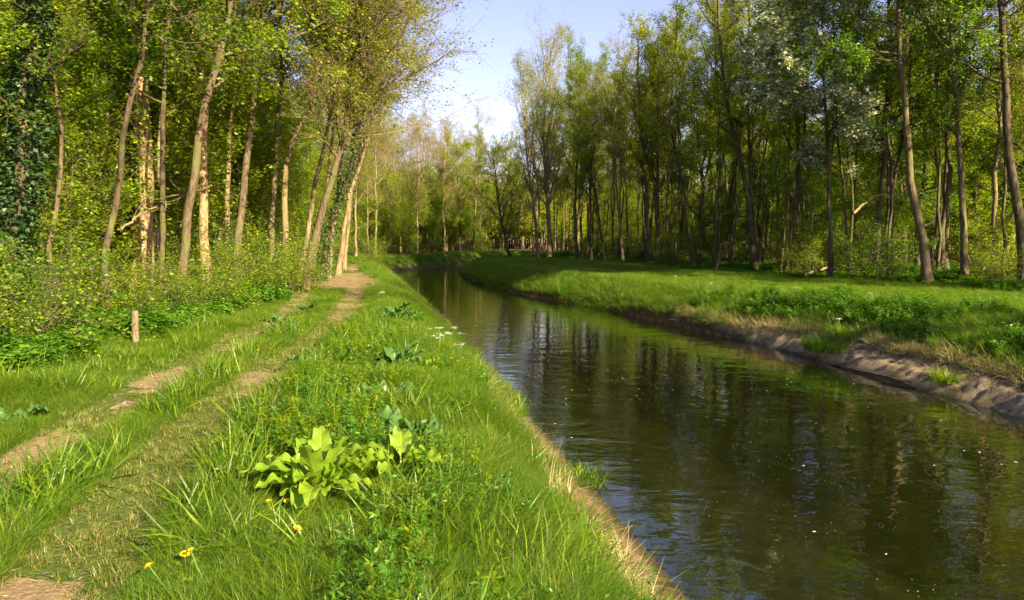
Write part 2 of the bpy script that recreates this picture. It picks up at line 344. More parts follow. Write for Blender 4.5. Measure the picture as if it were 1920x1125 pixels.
def gpt(px,py):
    a=(px-960)/FPX; b=(562.5-py)/FPX; d=np.array([a,CP+b*SP,b*CP-SP]); s_=1.5
    for _ in range(4000):
        p=np.array([0,0,CAMZ])+d*s_
        if p[2]<=float(ground_z(p[0],p[1])): break
        s_+=.02
    return p
EXC=[(254,648,.60,.14),(616,522,.5,.1),(598,945,.42,.1),(752,900,.24,.12),(712,762,.36,.08),(765,835,.30,.08),(742,700,.40,.12),(592,695,.3,.1),(745,605,.5,.2),(520,622,.35,.1),(575,590,.35,.1),(795,705,.25,.1),(30,795,.25,.05)]
EXC=[(*gpt(a,b)[:2],c,h) for a,b,c,h in EXC]+[(*(gpt(a,b)[:2]),.06,.05) for a,b in ((320,1112),(386,1098),(352,1078),(546,1045),(512,975),(543,972),(477,680))]
EXC+=[(gpt(254,650)[0]*q,gpt(254,650)[1]*q,.60,.16) for q in np.linspace(.68,.98,9)]+[(gpt(598,945)[0]*.93,gpt(598,945)[1]*.93,.36,.1),(gpt(752,900)[0]*.95,gpt(752,900)[1]*.95,.26,.1)]
def clear(x,y):
    k=np.ones(np.shape(x),bool)
    for a,b,c,h in EXC: k&=(x-a)**2+(y-b)**2>c*c
    return k
# ------------------------------------------------------------------ geometry-node scatter for uncountable ground cover
def scatter(name, meshes, pts, rot, scl, idx, label, cat, kind='stuff'):
    me = bpy.data.meshes.new(name); me.vertices.add(len(pts)); me.vertices.foreach_set("co",np.asarray(pts,np.float32).ravel())
    a=me.attributes.new('rot','FLOAT_VECTOR','POINT'); a.data.foreach_set("vector",np.asarray(rot,np.float32).ravel())
    a=me.attributes.new('scl','FLOAT_VECTOR','POINT'); a.data.foreach_set("vector",np.asarray(scl,np.float32).ravel())
    a=me.attributes.new('idx','INT','POINT'); a.data.foreach_set("value",np.asarray(idx,np.int32))
    col = bpy.data.collections.new(name+'_sources')
    for i,mm in enumerate(meshes):
        o=bpy.data.objects.new('%s_source_%02d'%(name,i),mm); col.objects.link(o)
    ng=bpy.data.node_groups.new(name,'GeometryNodeTree')
    ng.interface.new_socket('Geometry',in_out='INPUT',socket_type='NodeSocketGeometry'); ng.interface.new_socket('Geometry',in_out='OUTPUT',socket_type='NodeSocketGeometry')
    gi=ng.nodes.new('NodeGroupInput'); go=ng.nodes.new('NodeGroupOutput')
    ip=ng.nodes.new('GeometryNodeInstanceOnPoints'); ci=ng.nodes.new('GeometryNodeCollectionInfo')
    ci.inputs[0].default_value=col; ci.inputs['Separate Children'].default_value=True; ci.inputs['Reset Children'].default_value=True
    def na(t,nm):
        x=ng.nodes.new('GeometryNodeInputNamedAttribute'); x.data_type=t; x.inputs[0].default_value=nm
        return [s for s in x.outputs if s.enabled and s.name=='Attribute'][0]
    er=ng.nodes.new('FunctionNodeEulerToRotation')
    L=ng.links.new
    L(gi.outputs[0],ip.inputs['Points']); L(ci.outputs[0],ip.inputs['Instance']); ip.inputs['Pick Instance'].default_value=True
    L(na('INT','idx'),ip.inputs['Instance Index']); L(na('FLOAT_VECTOR','rot'),er.inputs[0]); L(er.outputs[0],ip.inputs['Rotation'])
    L(na('FLOAT_VECTOR','scl'),ip.inputs['Scale']); L(ip.outputs[0],go.inputs[0])
    o=obj(name,me); md=o.modifiers.new('scatter','NODES'); md.node_group=ng
    return tag(o,label,cat,kind=kind)

def blades(rng, N, H, spread, wid, bend=0.6, seg=3):
    """grass tuft: N tapered curved blades"""
    a=rng.random(N)*2*np.pi; r=spread*np.sqrt(rng.random(N)); base=np.stack([r*np.cos(a),r*np.sin(a),np.zeros(N)],-1)
    h=H*(0.55+0.6*rng.random(N)); da=a+rng.normal(0,0.9,N); d=np.stack([np.cos(da),np.sin(da),np.zeros(N)],-1)
    b=bend*(0.3+rng.random(N)); wd=wid*(0.7+0.6*rng.random(N)); sd_=np.stack([-np.sin(da),np.cos(da),np.zeros(N)],-1)
    tt=np.linspace(0,1,seg+1); V=[]
    for t in tt:
        c=base+d*(h*b*t**1.8)[:,None]; c[:,2]+=h*(t-0.32*b*t**2.4); ww=wd*(1-t**1.6)*0.5+0.0004
        V.append(np.stack([c-sd_*ww[:,None],c+sd_*ww[:,None]],1))
    V=np.stack(V,1) # N,seg+1,2,3
    i=np.arange(N)[:,None]*(seg+1)*2; j=np.arange(seg)[None,:]*2
    F=np.stack([i+j,i+j+1,i+j+3,i+j+2],-1).reshape(-1,4); return V.reshape(-1,3),F
def leafquads(rng, P, size, aspect=0.62, tilt=0.6, dirs=None, droop=0.2, fold=0.25):
    N=len(P); a=rng.random(N)*2*np.pi
    d=np.stack([np.cos(a),np.sin(a),rng.normal(-droop,0.35,N)],-1)
    if dirs is not None: d=d*0.7+dirs
    d=nrm(d); up=nrm(np.array([0,0,1.])+rng.normal(0,tilt,(N,3))); s=nrm(np.cross(d,up)); up=np.cross(s,d)
    L=(size*(0.6+0.7*rng.random(N)))[:,None]; W=L*aspect*0.5
    V=np.stack([P,P+d*L*0.45+s*W+up*W*fold,P+d*L,P+d*L*0.45-s*W+up*W*fold],1).reshape(-1,3)
    F=np.arange(N*4).reshape(N,4); return V,F

rng=np.random.default_rng(11)
def rejection(n, x0,x1,y0,y1, dens):
    x=rng.uniform(x0,x1,n); y=rng.uniform(y0,y1,n); k=rng.random(n)<dens(x,y); return x[k],y[k]
def inview(x,y,mx=0.75): return (np.abs(x)<mx*y+1.5)&(y>2.0)
def gheight(x,y):
    """grass height"""
    tl=tleft(x,y); tr=tright(x,y)
    h=0.07+0.20*np.clip(vnoise(x,y,1.1,31)+0.5,0,1)**1.5+0.10*vnoise(x,y,.35,32)
    h=np.where((tl>0)&(tl<3), h+0.12*(1-sstep(1.7,2.7,tl))*sstep(.6,1.3,tl), h)
    h=h*(1-0.72*np.clip(np.maximum(track(x,y),0.0),0,1))
    mid=np.exp(-((x-(trkR(y)+trkL(y))/2)/0.5)**2); h=h*(1-0.25*mid)
    h=np.where(tr>0,0.16+0.12*vnoise(x,y,2,33)+0.12*(1-sstep(1.5,3.0,tr)),h)
    return np.clip(h,0.03,0.6)
def put(name, srcs, x, y, hs, label, cat, tiltk=0.12, wide=1.0, zoff=0.0, clr=True):
    if clr:
        q_=clear(x,y)
        if name=='grass': hs=np.where(q_,hs,hs*.45)
        else: x=x[q_]; y=y[q_]; hs=hs[q_]
    z=ground_z(x,y)+zoff; n_=len(x)
    rot=np.stack([rng.normal(0,tiltk,n_)+.9*vnoise(x,y,.8,71),rng.normal(0,tiltk,n_)+.9*vnoise(x,y,.8,72),rng.random(n_)*6.283],-1)
    s=hs*(0.8+0.4*rng.random(n_)); ws=wide*(0.7*s**0.6 if wide else s)
    return scatter(name,srcs,np.stack([x,y,z],-1),rot,np.stack([ws,ws,s],-1),rng.integers(0,len(srcs),n_),label,cat)
def tuftmesh(nm,N,spread,wid,bend,mats,dry=0.04):
    g=Geo(); V,F=blades(rng,N,1.0,spread,wid,bend); g.add(V,F,0)
    if dry: V,F=blades(rng,max(1,int(N*dry)),0.9,spread,wid,bend*1.3); g.add(V,F,1)
    return g.mesh(nm,mats)
tall=[tuftmesh('grass_tuft',24,0.30,0.022,1.15,[M['grass'],M['straw']],0.04) for _ in range(6)]
short=[tuftmesh('short_grass_tuft',26,0.5,0.05,0.9,[M['grass_dry'],M['straw']],0.12) for _ in range(5)]
def grass_land(x,y):
    tl=tleft(x,y); tr=tright(x,y)
    okl=(tl>0.10+0.55*(1-sstep(5,12,y))+0.5*vnoise(x,y,0.6,41))&(x>edgeL(y)-0.8); okr=(tr>np.where(y>20.8,.02,dirtw(y)+0.1)+0.35*vnoise(x,y,0.9,42))&(x<edgeR(y)+0.8)
    return (okl|okr)
# near
x,y=rejection(95000,-9,3,2,9,lambda x,y:grass_land(x,y)&inview(x,y)&(rng.random(len(x))>bare(x,y)*1.05))
x2,y2=rejection(85000,-13,2,9,24,lambda x,y:grass_land(x,y)&inview(x,y)&(rng.random(len(x))>bare(x,y)*1.05))
x3,y3=rejection(90000,-18,6,24,100,lambda x,y:grass_land(x,y)&inview(x,y)&(tleft(x,y)<9)&(tleft(x,y)>0)&(rng.random(len(x))>bare(x,y)))
X_=np.concatenate([x,x2,x3]); Y_=np.concatenate([y,y2,y3]); hs=gheight(X_,Y_)
far_=1+sstep(15,60,Y_)*0.5
istrack=track(X_,Y_)>0.35
k=~istrack
put('grass',tall,X_[k],Y_[k],hs[k]*far_[k],'lush green grass covering the near bank and path edges','grass',0.12,0.62)
bpy.data.objects['grass']
longt=[tuftmesh('long_grass_tuft',9,0.35,0.045,1.1,[M['grass'],M['grass_dry']],0.1) for _ in range(5)]
x,y=rejection(9000,-8,1.2,2.2,14,lambda x,y:grass_land(x,y)&inview(x,y)&(track(x,y)<.3)&(vnoise(x,y,.9,44)>-.02))
put('grass',longt,x,y,.26+.18*rng.random(len(x)),'long loose blades of grass standing above the near bank turf','grass',.25,.62)
xs,ys=rejection(60000,-9,0,2,30,lambda x,y:(track(x,y)>0.12)&inview(x,y)&(rng.random(len(x))>bare(x,y)*0.85))
put('grass',short,xs,ys,0.035+0.03*rng.random(len(xs)),'short yellowish trodden grass between the wheel tracks','grass',0.2,0.55)
x,y=rejection(170000,-6,24,10,75,lambda x,y:grass_land(x,y)&inview(x,y)&(tright(x,y)>0)&(tright(x,y)<11))
put('grass',tall,x,y,gheight(x,y)*(1+0.4*sstep(15,60,y)),'bright green grass on the far bank below the wood','grass',0.12,0.75)

# ------------------------------------------------------------------ trees
def spawn(r, P, R, n, t0, t1, L, ang, up, Sg, rr, wob, bias=None, rmin=0.004, taper=0.25):
    N,Sp,_=P.shape; par=np.repeat(np.arange(N),n); Mn=N*n
    t=(t0+(t1-t0)*((np.tile(np.arange(n),N)+r.random(Mn))/n))
    f=t*(Sp-1); i=np.minimum(f.astype(int),Sp-2); f=(f-i)[:,None]
    base=P[par,i]*(1-f)+P[par,i+1]*f; tg=nrm(P[par,i+1]-P[par,i]); rad=R[par,i]*(1-f[:,0])+R[par,i+1]*f[:,0]
    q=nrm(np.cross(tg,nrm(r.normal(0,1,(Mn,3)))))
    a=np.radians(ang[0]+(ang[1]-ang[0])*r.random(Mn))[:,None]
    d=nrm(tg*np.cos(a)+q*np.sin(a))
    Ln=L(t,par)*(0.65+0.7*r.random(Mn)); st=(Ln/(Sg-1))[:,None]
    out=[base]; p=base.copy()
    for s in range(Sg-1):
        p=p+d*st; out.append(p.copy()); d=d+np.array([0,0,up])+r.normal(0,wob,(Mn,3))
        if bias is not None: d=d+np.array(bias)
        d=nrm(d)
    rad=np.maximum(rad*rr,rmin); RR=rad[:,None]*np.linspace(1,taper,Sg)[None,:]
    return np.stack(out,1),np.maximum(RR,rmin*0.6),Ln
def along(r,P,n,t0=0.25,jit=0.1):
    N,Sp,_=P.shape; k=r.integers(0,N,n); t=(t0+(1-t0)*r.random(n))*(Sp-1); i=np.minimum(t.astype(int),Sp-2); f=(t-i)[:,None]
    return P[k,i]*(1-f)+P[k,i+1]*f+r.normal(0,jit,(n,3))
KINDS = {
 # lush maples and elms of the left wood
 'maple': dict(H=13,r0=.15,c0=.16,n1=26,L1=3.6,a1=(45,80),up1=.06,n2=7,L2=1.3,n3=6,L3=0.6,nl=38000,ls=0.1,j=0.075,leaf='leaf_bright',bark='bark_brown',twig='twig_dark',w1=.13),
 'elm':   dict(H=12,r0=.13,c0=.12,n1=26,L1=3.2,a1=(45,85),up1=.02,n2=7,L2=1.2,n3=6,L3=0.55,nl=36000,ls=0.092,j=0.07,leaf='leaf_mid',bark='bark_dark',twig='twig_dark',w1=.13),
 'alder': dict(H=17,r0=.11,c0=.30,n1=26,L1=2.4,a1=(30,60),up1=.10,n2=7,L2=1.0,n3=6,L3=0.5,nl=19000,ls=0.09,j=0.07,leaf='leaf_olive',bark='bark_dark',twig='twig_dark',w1=.10),
 'pole':  dict(H=15.5,r0=.075,c0=.42,n1=16,L1=1.5,a1=(25,55),up1=.12,n2=6,L2=.8,n3=5,L3=0.4,nl=8000,ls=0.09,j=0.07,leaf='leaf_olive',bark='bark_dark',twig='twig_dark',w1=.10),
 'bare':  dict(H=14,r0=.12,c0=.30,n1=24,L1=3.6,a1=(30,65),up1=.07,n2=9,L2=1.7,n3=7,L3=.75,nl=11000,ls=0.05,j=.05,leaf='leaf_bud',bark='bark_pale',twig='twig_red',w1=.12),
 'spring':dict(H=15,r0=.12,c0=.30,n1=24,L1=3.2,a1=(30,65),up1=.08,n2=8,L2=1.5,n3=6,L3=.65,nl=16000,ls=0.07,j=.07,leaf='leaf_yellow',bark='bark_pale',twig='twig_grey',w1=.12),
 'poplar':dict(H=19,r0=.13,c0=.22,n1=34,L1=3.8,a1=(18,38),up1=.10,n2=9,L2=1.5,n3=5,L3=.6,nl=16000,ls=0.09,j=.12,leaf='leaf_yellow',bark='bark_pale',twig='twig_grey',w1=.06),
 'sapling':dict(H=6.5,r0=.045,c0=.06,n1=26,L1=1.9,a1=(40,80),up1=.06,n2=6,L2=.8,n3=6,L3=0.42,nl=15000,ls=0.082,j=0.07,leaf='leaf_bright',bark='bark_brown',twig='twig_dark',w1=.13),
 'silver':dict(H=15,r0=.14,c0=.38,n1=26,L1=3.0,a1=(40,75),up1=.0,n2=8,L2=1.2,n3=6,L3=0.5,nl=36000,ls=0.115,j=0.08,leaf='leaf_silver',bark='bark_dark',twig='twig_dark',w1=.11),
}
def tree_mesh(kind, seed, trunk=None, r0=None, bias=None, over=None, ivy=0):
    """returns (trunk mesh with limbs, crown mesh of twigs' leaves, ivy mesh)"""
    k=dict(KINDS[kind]); k.update(over or {}); r=np.random.default_rng(seed); Sg=16
    if trunk is None:
        H=k['H']; tz=np.linspace(0,1,Sg)
        dx=np.cumsum(r.normal(0,.035,(Sg,2)),0)*H*0.16; lean=r.normal(0,.045,2)*H
        P=np.stack([dx[:,0]+lean[0]*tz,dx[:,1]+lean[1]*tz,H*tz-0.25],-1); P[:,:2]-=P[0,:2]
    else:
        T=np.asarray(trunk,float); d=np.r_[0,np.cumsum(np.linalg.norm(np.diff(T,axis=0),axis=1))]; 
        fx=[pchip(d,T[:,i]) for i in range(3)]; u=np.linspace(0,d[-1],Sg); P=np.stack([f(u) for f in fx],-1)
        P[1:-1]+=r.normal(0,.03,(Sg-2,3)); H=d[-1]
    r0=r0 or k['r0']; tt=np.linspace(0,1,Sg)
    R=r0*(1-0.82*tt**0.9); R[0]*=1.45; R[1]*=1.08
    P=P[None]; R=R[None]; g=Geo(); g.tubes(P,R,12 if r0>.2 else 9,0)
    H1=P[0,-1,2]
    prof=lambda t,par:(k['L1']*(0.35+0.65*np.sin(np.pi*np.clip((t-k['c0'])/(1-k['c0']),0,1)**0.75*0.92+0.12)))
    P1,R1,L1=spawn(r,P,R,k['n1'],k['c0'],.98,prof,k['a1'],k['up1'],9,.5,k['w1'],bias,.012)
    Ptop=P[:,-4:]; g.tubes(P1,R1,5,0)
    P2,R2,L2=spawn(r,P1,R1,k['n2'],.2,1,lambda t,par:k['L2']*(1.1-.5*t)*np.clip(L1[par]/k['L1']*1.3,.4,1.3),(30,65),k['up1']*.6,6,.5,.14,None,.006)
    g.tubes(P2,R2,3,1)
    P3,R3,L3=spawn(r,P2,R2,k['n3'],.15,1,lambda t,par:k['L3']*(1.1-.4*t),(30,65),.03,4,.55,.14,None,.0042)
    g.tubes(P3,R3,3,1)
    gc=Geo()
    a=along(r,P3,int(k['nl']*.8),.1,k['j']); b=along(r,P2,k['nl']-len(a),.3,k['j'])
    # clumping: thin the leaves by a coarse 3-D noise
    pts=np.concatenate([a,b]); q=vnoise(pts[:,0]+pts[:,2]*.7,pts[:,1]-pts[:,2]*.9,.9,seed%7)+r.normal(0,.18,len(pts)); pts=pts[q>-.13]
    V,F=leafquads(r,pts,k['ls'],.66,.65); gc.add(V,F,0)
    mt=g.mesh('trunk',[M[k['bark']],M[k['twig']]],True); mc=gc.mesh('crown',[M[k['leaf']]])
    mi=None
    if ivy:
        gi=Geo(); t=r.random(ivy)**1.1*0.75; f=t*(Sg-1); i=np.minimum(f.astype(int),Sg-2); f=(f-i)[:,None]
        c=P[0,i]*(1-f)+P[0,i+1]*f; ang=r.random(ivy)*6.283; rad=(R[0,i]+.02+np.abs(r.normal(0,.16,ivy))*(0.5+vnoise(c[:,2],ang,.8,3)+.5))
        c=c+np.stack([np.cos(ang)*rad,np.sin(ang)*rad,r.normal(0,.05,ivy)],-1)
        V,F=leafquads(r,c,.085,.9,.5,np.stack([np.cos(ang),np.sin(ang),0*ang-.3],-1)); gi.add(V,F,0); mi=gi.mesh('ivy',[M['leaf_dark']])
    return mt,mc,mi
def shrub_mesh(seed, leaf, H=2.4, W=1.5, nl=5500, ls=.075, stems=9, twig='twig_dark', a=(5,40)):
    r=np.random.default_rng(seed); n0=stems
    base=np.zeros((n0,3)); base[:,:2]=r.normal(0,.18,(n0,2)); base[:,2]=-.1
    az=r.random(n0)*6.283; el=np.radians(r.uniform(a[0],a[1]+15,n0)); d=np.stack([np.sin(el)*np.cos(az),np.sin(el)*np.sin(az),np.cos(el)],-1)
    Ln=H*(.6+.5*r.random(n0)); Sg=8; P=[base]; p=base.copy()
    for s in range(Sg-1): p=p+d*(Ln/(Sg-1))[:,None]; P.append(p.copy()); d=nrm(d+r.normal(0,.13,(n0,3)))
    P=np.stack(P,1); R=np.full((n0,1),.016)*np.linspace(1,.3,Sg)[None]
    g=Geo(); g.tubes(P,R,5,0)
    P1,R1,L1=spawn(r,P,R,9,.15,1,lambda t,par:W*.55*(1.1-.5*t),(30,80),.04,6,.6,.15,None,.005); g.tubes(P1,R1,3,0)
    P2,R2,_=spawn(r,P1,R1,4,.2,1,lambda t,par:.3+0*t,(30,70),.03,4,.6,.15,None,.004); g.tubes(P2,R2,3,0)
    pts=np.concatenate([along(r,P2,int(nl*.75),.1,.09),along(r,P1,nl-int(nl*.75),.2,.09)])
    q=vnoise(pts[:,0]+pts[:,2],pts[:,1]-pts[:,2],.45,seed%5)+r.normal(0,.2,len(pts)); pts=pts[q>-.15]
    V,F=leafquads(r,pts,ls,.66,.6); gc=Geo(); gc.add(V,F,0)
    return g.mesh('stems',[M[twig]],True),gc.mesh('foliage',[M[leaf]])
def thing(name,loc,rz=0,sc=1.0):
    o=bpy.data.objects.new(name,None); C.objects.link(o); o.location=loc; o.rotation_euler=(0,0,rz); o.scale=(sc,sc,sc); o.empty_display_size=.3; return o
def plant_tree(name, meshes, loc, rz, sc, label, group=None, zs=1.0, names=('trunk','crown','ivy')):
    o=thing(name,loc,rz,sc); o.scale=(sc,sc,sc*zs)
    for me,nm in zip(meshes,names):
        if me is not None: obj(nm,me,o)
    return tag(o,label,'shrub' if 'shrub' in name or 'bush' in name else 'tree',group)
VAR={}
for kd,nv in (('maple',4),('elm',3),('alder',5),('pole',4),('bare',4),('spring',4),('poplar',2),('silver',2),('sapling',4)):
    VAR[kd]=[tree_mesh(kd,100+i*7+len(kd)*31) for i in range(nv)]
TREENAME={'maple':'maple_tree','elm':'elm_tree','alder':'alder_tree','pole':'young_tree','bare':'bare_tree','spring':'willow_tree','poplar':'poplar_tree','silver':'grey_poplar_tree','sapling':'sapling'}
FILLED=[]
SIGHT=[tuple(gpt(254,645)[:2])]
def open_sight(x,y,m=1.3): return all(y>b-.5 or abs(x-a*y/b)>m*(.5+.5*y/b) for a,b in SIGHT if b<28)
MARKS=[]
placed=[]   # (x,y,r)
def free(x,y,d): return all((x-a)**2+(y-b)**2>(max(d,c))**2 for a,b,c in placed)

# featured trees: trunk line read off as (pixel x, pixel y) at a real distance
def feature(kind, Yd, line, dia, label, top=None, seed=1, group=None, bias=None, over=None, ivy=0, keep=1.0, name=None):
    pts=[plane_pt(px,py,Yd) for px,py in line]
    b=pts[0]; gz=float(ground_z(b[0],Yd)); 
    pts=[np.array([b[0],Yd,gz-.2])]+[p for p in pts if p[2]>gz+.4]
    if top: 
        d=nrm(pts[-1]-pts[-2]); d=nrm(d+np.array([0,0,.8])); 
        while pts[-1][2]<top: pts.append(pts[-1]+d*2.2)
    pts=np.array(pts); base=np.array([pts[0][0],Yd,gz]); r=np.random.default_rng(seed)
    pts[2:,1]+=np.cumsum(r.normal(0,.15,max(len(pts)-2,0)))
    ms=tree_mesh(kind,seed,pts-base,dia/2,bias,over,ivy); placed.append((base[0],base[1],.7)); SIGHT.append((base[0],base[1]))
    return plant_tree(name or TREENAME[kind],ms,base,0,1,label,group)
G1='trees at the front edge of the left wood'; G2='trees along the front of the right wood'
B=(.03,0,0)
feature('elm',13.5,[(12,600),(25,420),(42,330),(28,210),(50,60),(70,-80)],.30,'ivy covered tree at the left edge with a bare lower trunk',12,1,G1,ivy=9000,over=dict(c0=.3,ls=.08,nl=22800))
feature('maple',20,[(265,560),(272,420),(270,300),(268,180),(262,60)],.56,'thick rough barked trunk lit orange, the stoutest tree of the left wood',15,2,G1,over=dict(bark='bark_oak',c0=.42,L1=4.5,n1=30,nl=20400))
feature('pole',19,[(290,560),(297,470),(292,400),(300,300)],.12,'thin pale crooked stem directly beside the thickest orange trunk',9,3,G1,over=dict(bark='bark_pale',leaf='leaf_bright'))
feature('elm',18,[(303,560),(306,420),(308,300),(312,120),(318,0)],.16,'straight dark slim trunk just right of the thickest orange trunk',13,4,G1,over=dict(nl=20000,c0=.35))
feature('maple',17,[(338,560),(342,500),(358,400),(375,310),(392,230),(420,120)],.24,'smooth brown trunk with a curved foot leaning right, behind the low post',12,5,G1,over=dict(nl=20000,c0=.42,bark='bark_brown'),bias=(.03,0,0))
feature('maple',21,[(386,560),(380,420),(375,300),(372,200)],.30,'reddish trunk half hidden behind the curved leaning tree',12,6,G1,over=dict(nl=20000,bark='bark_oak',c0=.4))
feature('bare',22,[(443,520),(450,420),(462,300),(476,180),(494,60)],.27,'pale tall trunk tilting slightly right above bright bushes, bare twigged crown',14,7,G1,over=dict(c0=.45,L1=4.6,n1=36,n2=11,n3=8,ls=.078,nl=46000,leaf='leaf_olive',bark='bark_brown'),bias=B)
feature('bare',25,[(540,520),(536,400),(538,310),(556,260),(588,215),(604,150),(650,60)],.25,'pale trunk with an S bend and bare twigs reaching over the water',13,8,G1,over=dict(c0=.45,L1=4.0,n1=42,n2=12,n3=8,leaf='leaf_olive',ls=.078,nl=46000),bias=(.01,-.02,-.02))
feature('bare',27,[(560,520),(578,420),(604,300),(622,210),(640,120)],.20,'slim leaning trunk behind the S bent tree with twiggy crown',13,9,G1,over=dict(c0=.42,L1=4.4,n1=40,n2=12,n3=8,ls=.078,nl=46000,leaf='leaf_yellow'),bias=B)
feature('bare',24,[(572,530),(588,450),(615,370),(640,290),(658,225),(672,150)],.30,'dark trunk leaning far right over the path, its limbs toward the canal',11,10,G1,over=dict(c0=.40,L1=3.8,n1=42,n2=12,n3=8,ls=.078,nl=45000,bark='bark_brown',twig='twig_red',leaf='leaf_yellow'),bias=(-.01,0,0))
feature('elm',29,[(602,520),(612,460),(628,390),(650,330)],.20,'dark ivy wrapped trunk beside the bare dirt patch of the path',8.5,11,G1,ivy=3600,over=dict(c0=.5,leaf='leaf_olive',nl=3000))
feature('bare',33,[(632,510),(645,430),(660,350),(682,280),(700,220)],.26,'pale trunk right of the ivy wrapped one with a long drooping limb',10.5,12,G1,over=dict(c0=.4,L1=4.6,leaf='leaf_yellow'),bias=(.0,0,-.02))
feature('elm',15,[(200,590),(195,470),(210,330),(240,250),(262,130)],.16,'dark crooked elm between the ivy covered tree and the thickest trunk',11,13,G1,over=dict(c0=.48,w1=.2,ls=.08,nl=18000))
feature('maple',14.8,[(108,600),(100,470),(106,300),(100,100)],.11,'slender maple with low leafy boughs behind the nettles at left',10,14,G1,over=dict(c0=.36,ls=.075,nl=25200))
for j,(px0,px1,Yd,H,lb,bi) in enumerate([(615,660,30,15,'twiggy tree leaning over the water behind the dark leaning trunk',.03),(590,640,35,16,'tall bare crown behind the ivy wrapped trunk',.02),
   (645,680,40,15,'far bare tree at the path end leaning toward the water',.0),(505,520,27,16,'tall twiggy tree between the tilting trunk and the S bent trunk',.06),(420,440,26,15,'yellowish twiggy tree left of the tilting trunk',.04)]):
    feature('bare',Yd,[(px0,520),(px0+(px1-px0)*.3,400),(px0+(px1-px0)*.6,280),(px1,160)],.22,lb,H,60+j,G1,over=dict(c0=.38,L1=4.6,n1=34,n2=11,n3=8,ls=.078,nl=45000,leaf='leaf_yellow' if j%2 else 'leaf_olive'),bias=(bi,0,0))
# right side
feature('poplar',62,[(1030,500),(1028,400),(1020,260),(1030,120),(1040,70)],.42,'tallest pale poplar at the right wood tip with yellowish top against the sky',None,21,G2,over=dict(n1=44,L1=4.6,nl=20000))
feature('poplar',60,[(1012,500),(1004,420),(985,260),(975,130)],.30,'pale poplar stem left of the tallest poplar, fanning toward the sky',None,22,G2,over=dict(L1=3.6,nl=12000,leaf='leaf_olive'))
feature('spring',63,[(958,495),(948,450),(938,400),(930,340),(925,290)],.34,'dark crooked tree leaning over the water at the tip of the right bank',None,23,G2,over=dict(bark='bark_dark',c0=.12,L1=4.0,leaf='leaf_bright',nl=34000,ls=.10))
feature('alder',57,[(1082,500),(1078,400),(1085,260),(1090,110)],.28,'dark alder with dense round green top right of the tallest poplar',None,24,G2,over=dict(leaf='leaf_mid',L1=2.8,nl=20000))
feature('alder',54,[(1108,505),(1106,400),(1112,250),(1120,120)],.24,'straight dark alder, second right of the tallest poplar',None,25,G2)
feature('pole',52,[(1135,505),(1118,380),(1100,250),(1095,150)],.20,'thin dark stem tilting left in the right wood front row',None,26,G2)
feature('bare',50,[(1168,505),(1160,380),(1152,240),(1175,80)],.22,'greyish twiggy treetop against the sky left of the double trunk',None,27,G2,over=dict(twig='twig_grey',leaf='leaf_olive',L1=3))
feature('alder',46,[(1220,510),(1214,400),(1205,260),(1195,120),(1200,50)],.34,'left stem of the double dark trunk standing on the grass edge',None,28,G2)
feature('alder',46,[(1230,510),(1234,400),(1232,250),(1240,80)],.28,'right stem of the double dark trunk standing on the grass edge',None,29,G2)
feature('alder',42,[(1300,512),(1285,380),(1262,240),(1270,60)],.22,'slim alder tilting left between the double trunk and the forked pair',15,30,G2)
feature('alder',37,[(1418,520),(1405,400),(1388,290),(1368,215),(1350,60)],.30,'forked pair, left trunk curving left with a broken snag',17,31,G2,over=dict(leaf='leaf_yellow',nl=20000))
feature('alder',37.5,[(1424,520),(1412,400),(1406,260),(1405,100)],.24,'forked pair, right trunk rising straight with mossy bark',17,32,G2,over=dict(bark='bark_brown'))
for j,(a,b,dn) in enumerate([((1462,520),(1478,290),.10),((1472,520),(1500,300),.12),((1483,520),(1492,285),.16)]):
    feature('pole',33+j*.6,[a,((a[0]+b[0])/2+3,400),b],dn,['outer thin pole','middle thin pole','thickest pole'][j]+' of the leaning three stemmed clump on the right bank',12,33+j,G2)
feature('pole',33,[(1524,520),(1520,400),(1490,292),(1470,240)],.17,'crooked lit pole bending left at its top below the grey green crown',10,37,G2,over=dict(bark='bark_brown'))
feature('silver',30,[(1556,520),(1556,400),(1555,250),(1545,80),(1550,-60)],.20,'grey green poplar with a dense pale crown hanging over the right bank',16,38,G2,over=dict(c0=.26,L1=3.6,ls=.16,nl=60000),bias=(-.02,-.02,-.03))
feature('pole',31,[(1590,520),(1586,400),(1572,260)],.13,'slender straight stem right of the grey green poplar',13,39,G2)
feature('elm',31,[(1645,530),(1643,460),(1650,360),(1652,250)],.32,'pair of dark thick trunks deep in shade, left one',13,40,G2,over=dict(c0=.35,leaf='leaf_mid'))
feature('elm',31.5,[(1660,530),(1668,440),(1672,340),(1690,240)],.22,'pair of dark thick trunks deep in shade, right one',13,41,G2,over=dict(c0=.35,leaf='leaf_mid'))
feature('silver',25.7,[(1740,545),(1728,450),(1712,360),(1700,260),(1690,120)],.32,'stout sunflecked trunk leaning left on the grass edge of the right bank',14,42,G2,over=dict(c0=.5,bark='bark_brown',L1=2.6,nl=20000,leaf='leaf_mid'))
feature('alder',26,[(1810,540),(1806,420),(1800,280),(1792,120),(1780,-20)],.25,'tall straight trunk between the leaning trunk and the right picture edge',15,43,G2,over=dict(leaf='leaf_mid',nl=20000,bark='bark_brown'))
feature('elm',24,[(1918,560),(1914,440),(1903,300),(1892,120),(1890,-20)],.34,'dark rightmost trunk standing at the picture edge',14,44,G2,over=dict(c0=.4))
